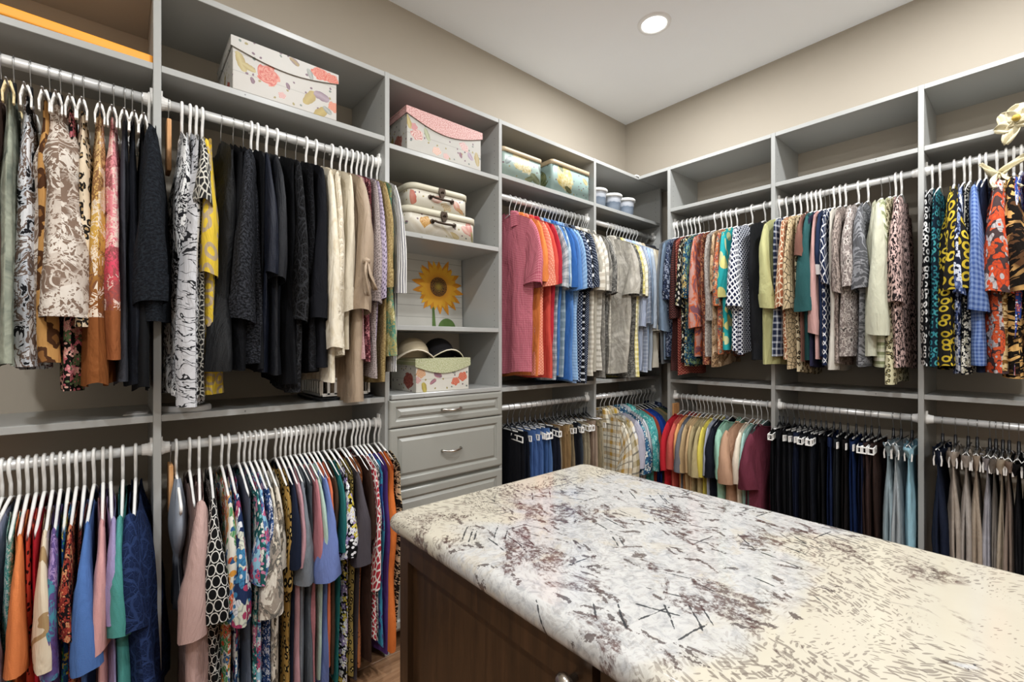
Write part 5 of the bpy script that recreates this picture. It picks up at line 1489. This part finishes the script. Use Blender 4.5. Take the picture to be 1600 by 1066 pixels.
B5L = [
 (938, 's', 840, F_('plaid', 'd9d2bc', 'b98f3c 6f6a5a', 14.0), 'cream and gold plaid shirt', dict()),
 (944, 's', 845, F_('plaid', 'c7bfa8', '8a7a4c 4a4a4a', 12.0), 'khaki and black plaid shirt'),
 (952, 's', 840, F_('plaid', 'dcdad2', 'c9a23c 6a6f7a', 12.0), 'white and mustard plaid shirt', dict(ow=0.24)),
 (958, 't', 850, S('a9a8b8'), 'pale grey-lilac tee', dict(ow=0.24)),
 (965, 's', 850, F_('floral', '2a5a80', '6fa8b4 d4d8d0 1e3a5c', 24.0), 'blue hawaiian print shirt'),
 (971, 's', 850, F_('stripe_v', '8f959c', 'c4c8cc', 60.0), 'grey stripe camp shirt'),
 (978, 's', 850, F_('floral', '4fb5b0', 'a8dcd4 2f8f90', 24.0, 0.4), 'turquoise tropical shirt', dict(ow=0.24)),
 (984, 't', 845, S('5cc4bc'), 'aqua tee'),
 (988, 't', 845, S('b84a34'), 'rust red tee', dict(ow=0.225)),
 (993, 't', 850, S('1f49b0'), 'cobalt blue tee', dict(ow=0.25)),
 (999, 't', 850, S('1d3f98'), 'deep blue tee', dict(ow=0.25)),
 (1005, 't', 840, S('76745a'), 'olive drab tee'),
 (1010, 't', 840, S('a08a5c'), 'camel tee'),
 (1015, 't', 835, S('3c4a38'), 'forest green tee'),
 (1020, 's', 835, F_('floral', '1c2438', '5a6a8a 2f3a58', 30.0), 'dark navy floral shirt'),
]
B4L = [
 (793, 'x', 860, S('14151b'), 'black dress trousers', dict(h='r')),
 (801, 'x', 860, S('161a26'), 'blue-black chinos'),
 (811, 'x', 860, F_('heather', '31508a', '4a6ca8'), 'medium blue jeans', dict(wh=0.12)),
 (820, 'x', 860, F_('heather', '3a5c9a', '5478b4'), 'faded blue jeans', dict(wh=0.12)),
 (828, 'x', 860, F_('heather', '2c4a80', '40649c'), 'classic indigo jeans', dict(wh=0.12)),
 (836, 'x', 860, F_('heather', '446aa6', '6288be'), 'light blue jeans', dict(wh=0.12)),
 (844, 'x', 860, S('1a1e2c'), 'navy chinos'),
 (851, 'x', 860, S('9a8a72'), 'pale beige chinos'),
 (858, 'x', 860, S('8a6c44'), 'golden khaki chinos'),
 (864, 'x', 860, S('9c8054'), 'camel chinos'),
 (870, 'x', 860, S('86765a'), 'olive khaki chinos'),
 (877, 'x', 860, S('191b20'), 'jet black chinos'),
 (884, 'x', 860, S('39424c'), 'slate blue chinos'),
 (891, 'x', 860, S('8d8168'), 'sand green chinos'),
 (898, 'x', 860, S('75604e'), 'cocoa brown chinos'),
 (905, 'x', 860, S('a08a76'), 'rosy tan chinos'),
 (912, 'x', 860, S('8a7c5e'), 'dull khaki chinos'),
 (919, 'x', 860, S('a89c80'), 'light stone chinos'),
]
B6U = [
 (1054, 'l', 568, S('6e7276'), 'grey chambray blouse', dict(sl=0.5)),
 (1060, 'l', 560, F_('heather', '5f7488', '7488a0'), 'washed denim blouse', dict(sl=0.52)),
 (1068, 'e', 555, F_('floral', '1d2438', '8a94a8 3a4668', 40.0), 'navy sprig print blouse'),
 (1075, 'l', 582, F_('chevron', '1c1414', '6a3430 241816', 60.0), 'maroon zigzag print blouse', dict(sl=0.46, slv='elbow')),
 (1081, 'n', 585, F_('chevron', 'a03a34', '6a2428 c87a60', 40.0), 'red ikat top'),
 (1087, 'e', 565, F_('dots', '181a1c', 'd8d4c8 a8a078', 50.0, 1.0, 0.30), 'black blouse with cream pebbles', dict(sl=0.40)),
 (1094, 'e', 572, F_('floral', '16304a', 'b89a48 2a6a80 d2c48a', 36.0), 'deep blue blouse with mustard sprigs'),
 (1100, 'e', 568, F_('floral', '1a3c5c', '3f7a98 88a868', 34.0), 'peacock blue print blouse', dict(h='v')),
 (1108, 'l', 556, F_('abstract', 'c08e82', 'b98a80 cf6030 7a4a54', 12.0, 1.6), 'dusty rose blouse with orange swirls', dict(sl=0.52, ow=0.22, h='v')),
 (1118, 'n', 570, F_('floral', '7a3a2c', 'c88a5c 4a2a24', 40.0), 'brick print top', dict()),
 (1129, 'l', 560, F_('tweed', 'b3aca4', '8a827c', 110.0), 'grey-beige flecked blouse', dict(sl=0.50, ow=0.21)),
 (1136, 'e', 570, F_('paisley', 'b8946a', '4a2c20 d8c0a0', 32.0), 'tan and brown paisley blouse'),
 (1143, 'e', 555, F_('floral', 'c9683c', 'e2b48a 7a3a4a 2f7a7a', 36.0), 'orange mosaic print blouse', dict(cuff=None, sl=0.4)),
 (1152, 'e', 548, F_('dots', '1fa6a8', 'd6d27a c4c890', 15.0, 1.0, 0.36), 'turquoise blouse with lime blossoms', dict(sl=0.36)),
 (1166, 'e', 548, F_('lattice', '1a2244', 'e2e4ea', 52.0, 0.33), 'navy and white diamond blouse', dict(sl=0.42, h='v', ow=0.24)),
 (1176, 'n', 550, F_('lattice', '161c38', 'd4d8e2', 60.0, 0.34), 'indigo trellis shell top'),
 (1196, 'n', 562, S('1d1e22'), 'black sleeveless vest'),
]
B7U = [
 (1219, 'l', 570, S('b9b77a', rough=0.6), 'pale olive satin blouse', dict(sl=0.45, ow=0.225, wc=0.12, yaw=-0.06, T=0.024)),
 (1230, 'n', 555, F_('plaid', '26304a', 'c8d0dc', 30.0), 'navy checked shell top'),
 (1242, 'e', 562, F_('cells', 'a8603c', 'ecd8b8', 42.0, 0.11), 'rust giraffe print blouse', dict(sl=0.44)),
 (1252, 'e', 575, F_('cells', 'd2b88e', '2c2018', 42.0, 0.06), 'tan and black giraffe print blouse', dict(sl=0.44)),
 (1262, 'n', 585, F_('leopard', 'cdbb96', '2a221a 9a8058', 44.0), 'sand leopard shell top', dict(ch=0.2)),
 (1269, 't', 570, S('7d5346'), 'cinnamon tee', dict(sl=0.18)),
 (1276, 'l', 566, F_('heather', '1c4446', '2f6464'), 'dark teal knit sweater', dict(sl=0.46, ow=0.24, wc=0.11, T=0.024)),
 (1283, 'n', 574, S('2b2a44'), 'plum navy top', dict()),
 (1290, 'l', 560, S('c99a94'), 'blush pink blouse', dict(sl=0.58, ow=0.215, h='v', wc=0.1)),
 (1297, 'l', 560, S('22304e'), 'dark blue blouse', dict(sl=0.3, h='v', cuff=None)),
 (1304, 'e', 575, F_('lattice', '1c2748', 'e4e6ea', 34.0, 0.42), 'navy blouse with white lattice lines', dict(sl=0.34)),
 (1313, 'n', 580, S('d8d2c6'), 'ivory shell top', dict()),
 (1322, 'l', 570, F_('tweed', '6f625c', 'b4a49a 8a7a72', 70.0), 'taupe tweed blouse', dict(sl=0.36, wc=0.12)),
 (1342, 'e', 560, F_('tweed', '8a7d78', 'cfc4bc 4a423f', 60.0), 'grey-brown woven print blouse', dict(sl=0.36)),
 (1357, 'e', 575, F_('tiger', '55565a', '8a8c90', 30.0, 0.05), 'smoke grey crinkle blouse', dict(sl=0.38, ow=0.235)),
 (1378, 'l', 560, S('c6c6ae'), 'sage cream blouse', dict(sl=0.56, ow=0.235, h='v', wc=0.13, T=0.032)),
 (1391, 'l', 575, F_('stripe_h', 'c8cca8', '8a9068 e0e0c8', 24.0), 'green and cream banded blouse', dict(sl=0.44, h='v', wc=0.12, T=0.028)),
 (1400, 'n', 600, F_('leopard', 'c9c29a', '3a3424 9a9060', 50.0), 'yellow-green leopard top', dict(T=0.014)),
 (1409, 'l', 576, F_('tweed', 'd4b2aa', '241c1e', 75.0), 'black and pink squiggle blouse', dict(sl=0.42, wc=0.10, ow=0.208, T=0.022)),
]
B8U = [
 (1457, 'n', 572, F_('rings', '15161a', 'd8d8d6', 26.0), 'black top with white pebble rings', dict(ch=0.2)),
 (1469, 'n', 575, F_('rings', '0f2434', '2a8090 3a98a0', 26.0), 'navy top with teal rings', dict(ch=0.2)),
 (1491, 'e', 578, F_('rings', '1f1d1c', 'd6b82a c2a41f', 24.0), 'black blouse with yellow rings', dict(sl=0.40, ow=0.225, T=0.032)),
 (1507, 'e', 586, F_('floral', '161c34', '8a9cc4 d4d8e4 4a5c90', 18.0, 0.9), 'navy blouse with grey-blue daisies', dict(sl=0.42)),
 (1516, 'n', 584, F_('floral', '121418', 'd8d4c4 a8a48c', 22.0), 'black top with ivory leaves'),
 (1531, 'l', 572, F_('gingham', '7c98cc', '3f5ca0', 70.0), 'blue gingham shirt', dict(sl=0.48, ow=0.212, wc=0.10, T=0.020)),
 (1541, 'n', 580, S('1a2440'), 'navy plain shell', dict(ch=0.15, hm=0.14)),
 (1558, 'e', 585, F_('floral', '4a3838', 'e0562a d8461e b8b0b0', 12.0, 1.0), 'orange poppy blouse', dict(sl=0.42, T=0.03, ow=0.235)),
 (1572, 'n', 585, F_('tiger', 'd0b078', '7a5020', 24.0, 0.06), 'gold and brown zebra top with cream ribbon', dict(ch=0.2, bow=1)),
 (1584, 'e', 588, F_('tiger', 'd8a45a', '16100c 5a3a20', 26.0, 0.07), 'tiger print blouse', dict(sl=0.44, T=0.028, ow=0.235)),
 (1596, 'e', 580, F_('floral', '2a48a0', 'e2e4ec c85a4a 88a0d8', 26.0), 'blue and coral print blouse'),
 (1612, 'n', 580, S('5a3a6a'), 'violet shell top'),
]
B6L = [
 (1067, 't', 800, S('c01f2a'), 'bright red tee', dict(yaw=-0.05)),
 (1075, 't', 810, S('c9564a'), 'faded red tee', dict(ow=0.24)),
 (1083, 't', 815, S('e29a5c'), 'apricot tee'),
 (1089, 't', 815, S('6a6c74'), 'pewter grey tee', dict(ow=0.24)),
 (1095, 't', 815, S('b99c70'), 'khaki tan tee', dict(ow=0.24)),
 (1101, 't', 820, S('c8a676'), 'wheat tee', dict(ow=0.235)),
 (1107, 't', 820, S('a8966c'), 'dark sand tee', dict(ow=0.235)),
 (1113, 't', 820, S('b0a070'), 'dry grass tee', dict(ow=0.24)),
 (1121, 't', 825, S('dccb4c'), 'lemon yellow tee', dict(ow=0.235)),
 (1127, 't', 828, F_('heather', '9296a6', 'aab0be'), 'heather blue-grey tee', dict(ow=0.245)),
 (1133, 't', 828, S('191c28'), 'ink navy tee', dict(ow=0.24)),
 (1145, 't', 835, S('92c4aa'), 'seafoam green tee', dict(ow=0.24, T=0.03, yaw=-0.06)),
 (1164, 't', 845, S('bd9274'), 'light brown tee', dict(ow=0.24, yaw=-0.05)),
 (1176, 't', 845, S('e2d2bc'), 'oatmeal tee', dict(ow=0.235)),
 (1184, 't', 850, S('9cc4ba'), 'pale aqua tee', dict(ow=0.24)),
 (1190, 't', 850, S('4a5a58'), 'dark grey-green tee', dict(ow=0.22)),
 (1200, 't', 850, S('6c2c3c'), 'burgundy tee', dict(ow=0.245, T=0.03, yaw=-0.08)),
]
dark = ['17181d', '131418', '1a1b20', '15161a', '1b1c22', '17191f']
B7L = [
 (1217, 'x', 930, S('131418'), 'black trousers next to the burgundy tee'),
 (1224, 'x', 930, S('17181d'), 'black pleated trousers'),
 (1231, 'x', 930, S('1a1a20'), 'soft black trousers'),
 (1241, 'x', 930, S('141519'), 'black flat-front trousers'),
 (1249, 'x', 930, S('1d1e23'), 'washed black trousers'),
 (1257, 'x', 930, S('1a2036'), 'deep navy trousers'),
 (1266, 'x', 930, S('16171b'), 'black narrow trousers'),
 (1275, 'x', 930, S('18191e'), 'black wide trousers'),
 (1283, 'x', 930, S('141821'), 'blue-black trousers'),
 (1291, 'x', 930, S('15161a'), 'black crepe trousers'),
 (1303, 'x', 930, S('19284e'), 'ink blue trousers'),
 (1313, 'x', 930, S('22262a'), 'dark graphite trousers'),
 (1325, 'x', 930, S('1b1718'), 'black-brown trousers'),
 (1338, 'x', 930, S('152a58'), 'bright navy trousers'),
 (1352, 'x', 930, S('141c38'), 'midnight blue trousers'),
 (1362, 'x', 930, S('3a2a28'), 'dark brown trousers', dict(T=0.024)),
 (1374, 'x', 930, S('33241f'), 'espresso trousers', dict(T=0.02)),
 (1396, 'g', 935, S('8fa4ac'), 'grey-blue crinkled trousers', dict(h='z', zt=-0.117)),
 (1408, 'g', 935, S('a2acb0'), 'light grey trousers', dict(h='z', zt=-0.117)),
 (1425, 'g', 935, F_('heather', '7cb2c6', '9ccadc'), 'pale blue jeans', dict(h='z', zt=-0.115)),
]
B8L = [
 (1473, 'g', 960, S('1b2438'), 'navy wide-leg trousers', dict(zt=-0.108)),
 (1493, 'g', 960, S('a89c90'), 'warm beige trousers', dict(zt=-0.112)),
 (1513, 'g', 965, S('a9a29b'), 'mushroom grey trousers', dict(zt=-0.119)),
 (1527, 'g', 965, S('ab9c8a'), 'light taupe trousers', dict(zt=-0.112)),
 (1547, 'g', 970, S('a4a4ac'), 'silver grey satin trousers', dict(zt=-0.115)),
 (1556, 'g', 970, S('77716a'), 'dark taupe trousers', dict(zt=-0.119)),
 (1567, 'g', 975, S('ada08c'), 'oat beige trousers', dict(zt=-0.113)),
 (1577, 'g', 975, S('8d7c70'), 'cocoa grey trousers', dict(zt=-0.119)),
 (1592, 'g', 980, S('16161a'), 'black wide-leg trousers', dict(zt=-0.122)),
 (1604, 'g', 980, S('201f22'), 'black soft trousers', dict(zt=-0.119)),
]
row('L', ZU, B1U, 'on the rod below the orange box', 'clothes on the rod below the orange box', -1, 1, 'c', yA, yB, tmax=0.046)
row('L', ZL, B1L, 'on the lower rod beneath the skirts', 'clothes on the lower rod beneath the skirts', -1, 2, 'w', yA, yB)
row('L', ZU, B2U, 'on the rod below the poppy box', 'clothes on the rod below the poppy box', -1, 3, 'w', yB, yC)
row('L', ZL, B2L, 'on the lower rod beside the drawers', 'clothes on the lower rod beside the drawers', -1, 4, 'w', yB, yC)
row('L', ZU, B4U, 'on the rod below the hydrangea boxes', 'clothes on the rod below the hydrangea boxes', -1, 5, 'n', yD, yE)
row('L', ZU, B5U, 'on the corner rod below the clear tubs', 'clothes on the corner rod below the clear tubs', -1, 6, 'n', yE, yG)
row('L', ZL, B4L, 'on the lower rod beneath the polos', 'trousers on the lower rod beneath the polos', -1, 7, 'p', yD, yE, tmax=0.022)
row('L', ZL, B5L, 'on the lower rod in the corner', 'clothes on the lower rod in the corner', -1, 8, 'n', yE, yG)
row('R', ZU, B6U, 'on the rod above the pastel tees', 'clothes on the rod above the pastel tees', 1, 9, 'w', xA, xB)
row('R', ZU, B7U, 'on the rod above the dark trousers', 'clothes on the rod above the dark trousers', 1, 10, 'w', xB, xC)
row('R', ZU, B8U, 'on the rod below the silk flower', 'clothes on the rod below the silk flower', 1, 11, 'w', xC, xD)
row('R', ZL, B6L, 'on the lower rod beside the corner', 'clothes on the lower rod beside the corner', 1, 12, 'n', xA, xB)
row('R', ZL, B7L, 'on the rod of dark trousers', 'trousers on the rod of dark trousers', 1, 13, 'p', xB, xC)
row('R', ZL, B8L, 'on the rod of beige trousers', 'trousers on the rod of beige trousers', 1, 14, 'z', xC, xD)

# cedar blocks hanging from the rods
def cedar(side, px, zrod, drop, h, label):
    p = pos_left(px, XROD) if side == 'L' else pos_back(px, YROD)
    loc = (XROD, p, zrod - drop - h) if side == 'L' else (p, YROD, zrod - drop - h)
    e = empty('cedar_block', loc, 0 if side == 'L' else -math.pi / 2, label, 'cedar block')
    MB().box(-0.035, 0.035, -0.006, 0.006, 0, h).obj('block', M['cedar'], e, 0.002)
    pts = [(x, y, z + h + drop) for (x, y, z) in hook_pts(0.018, -drop - 0.004)]
    MB().tube(pts, 0.0016, 5).obj('hook', M['wire'], e, smooth=True)
cedar('L', 263, ZU, 0.055, 0.165, 'thin wooden cedar block on the upper rod by the splashed print tunic')
cedar('L', 266, ZL, 0.055, 0.155, 'thin wooden cedar block beside the silver satin pouch')
cedar('R', 1056, ZL, 0.045, 0.10, 'short wooden cedar block on the lower rod beside the bright red tee')

# satin pouch twisted on a hanger
V = []; UV = []; F = []; n, m = 22, 18
py = pos_left(275, XROD)
for i in range(n + 1):
    t = i / n
    z = -0.095 - 0.40 * t
    w_ = 0.012 + 0.105 * math.sin(math.pi * min(1, t / 0.62)) ** 0.9 if t < 0.60 else 0.020 + 0.075 * smooth01((t - 0.60) / 0.3)
    if t > 0.93: w_ *= 1 - 0.45 * (t - 0.93) / 0.07
    d_ = 0.006 + 0.016 * math.sin(math.pi * min(1, t / 0.62)) if t < 0.6 else 0.010 + 0.010 * (t - 0.6)
    for j in range(m):
        q = 2 * math.pi * j / m
        V.append((w_ * math.cos(q) * 0.9 + 0.05, d_ * math.sin(q) + 0.003 * math.sin(6 * q + 5 * t), z + 0.495)); UV.append((0.1 * q, -t))
for i in range(n):
    for j in range(m): F.append((i * m + j, i * m + (j + 1) % m, (i + 1) * m + (j + 1) % m, (i + 1) * m + j))
pe = empty('satin_scarf', (XROD, py, ZL - 0.495), 0, 'silver grey satin scarf knotted on the lower rod by the divider', 'scarf')
nb = NB('silver_satin'); co = nb.coord(); zz = nb.sep(co)[2]
link('scarf_cloth', mesh('scarf_cloth', V, F, nb.done(nb.mix(nb.step(zz, 0.13, 0.17), '23252c', '8e96a2'), 0.32), True, UV), pe)
hanger('w', (XROD, py, ZL), 0.0, 'silver satin scarf', 'hangers on the lower rod beside the drawers')

dups = [l for l, n_ in LABELS.items() if n_ > 1]
if dups: print('DUPLICATE LABELS', dups)
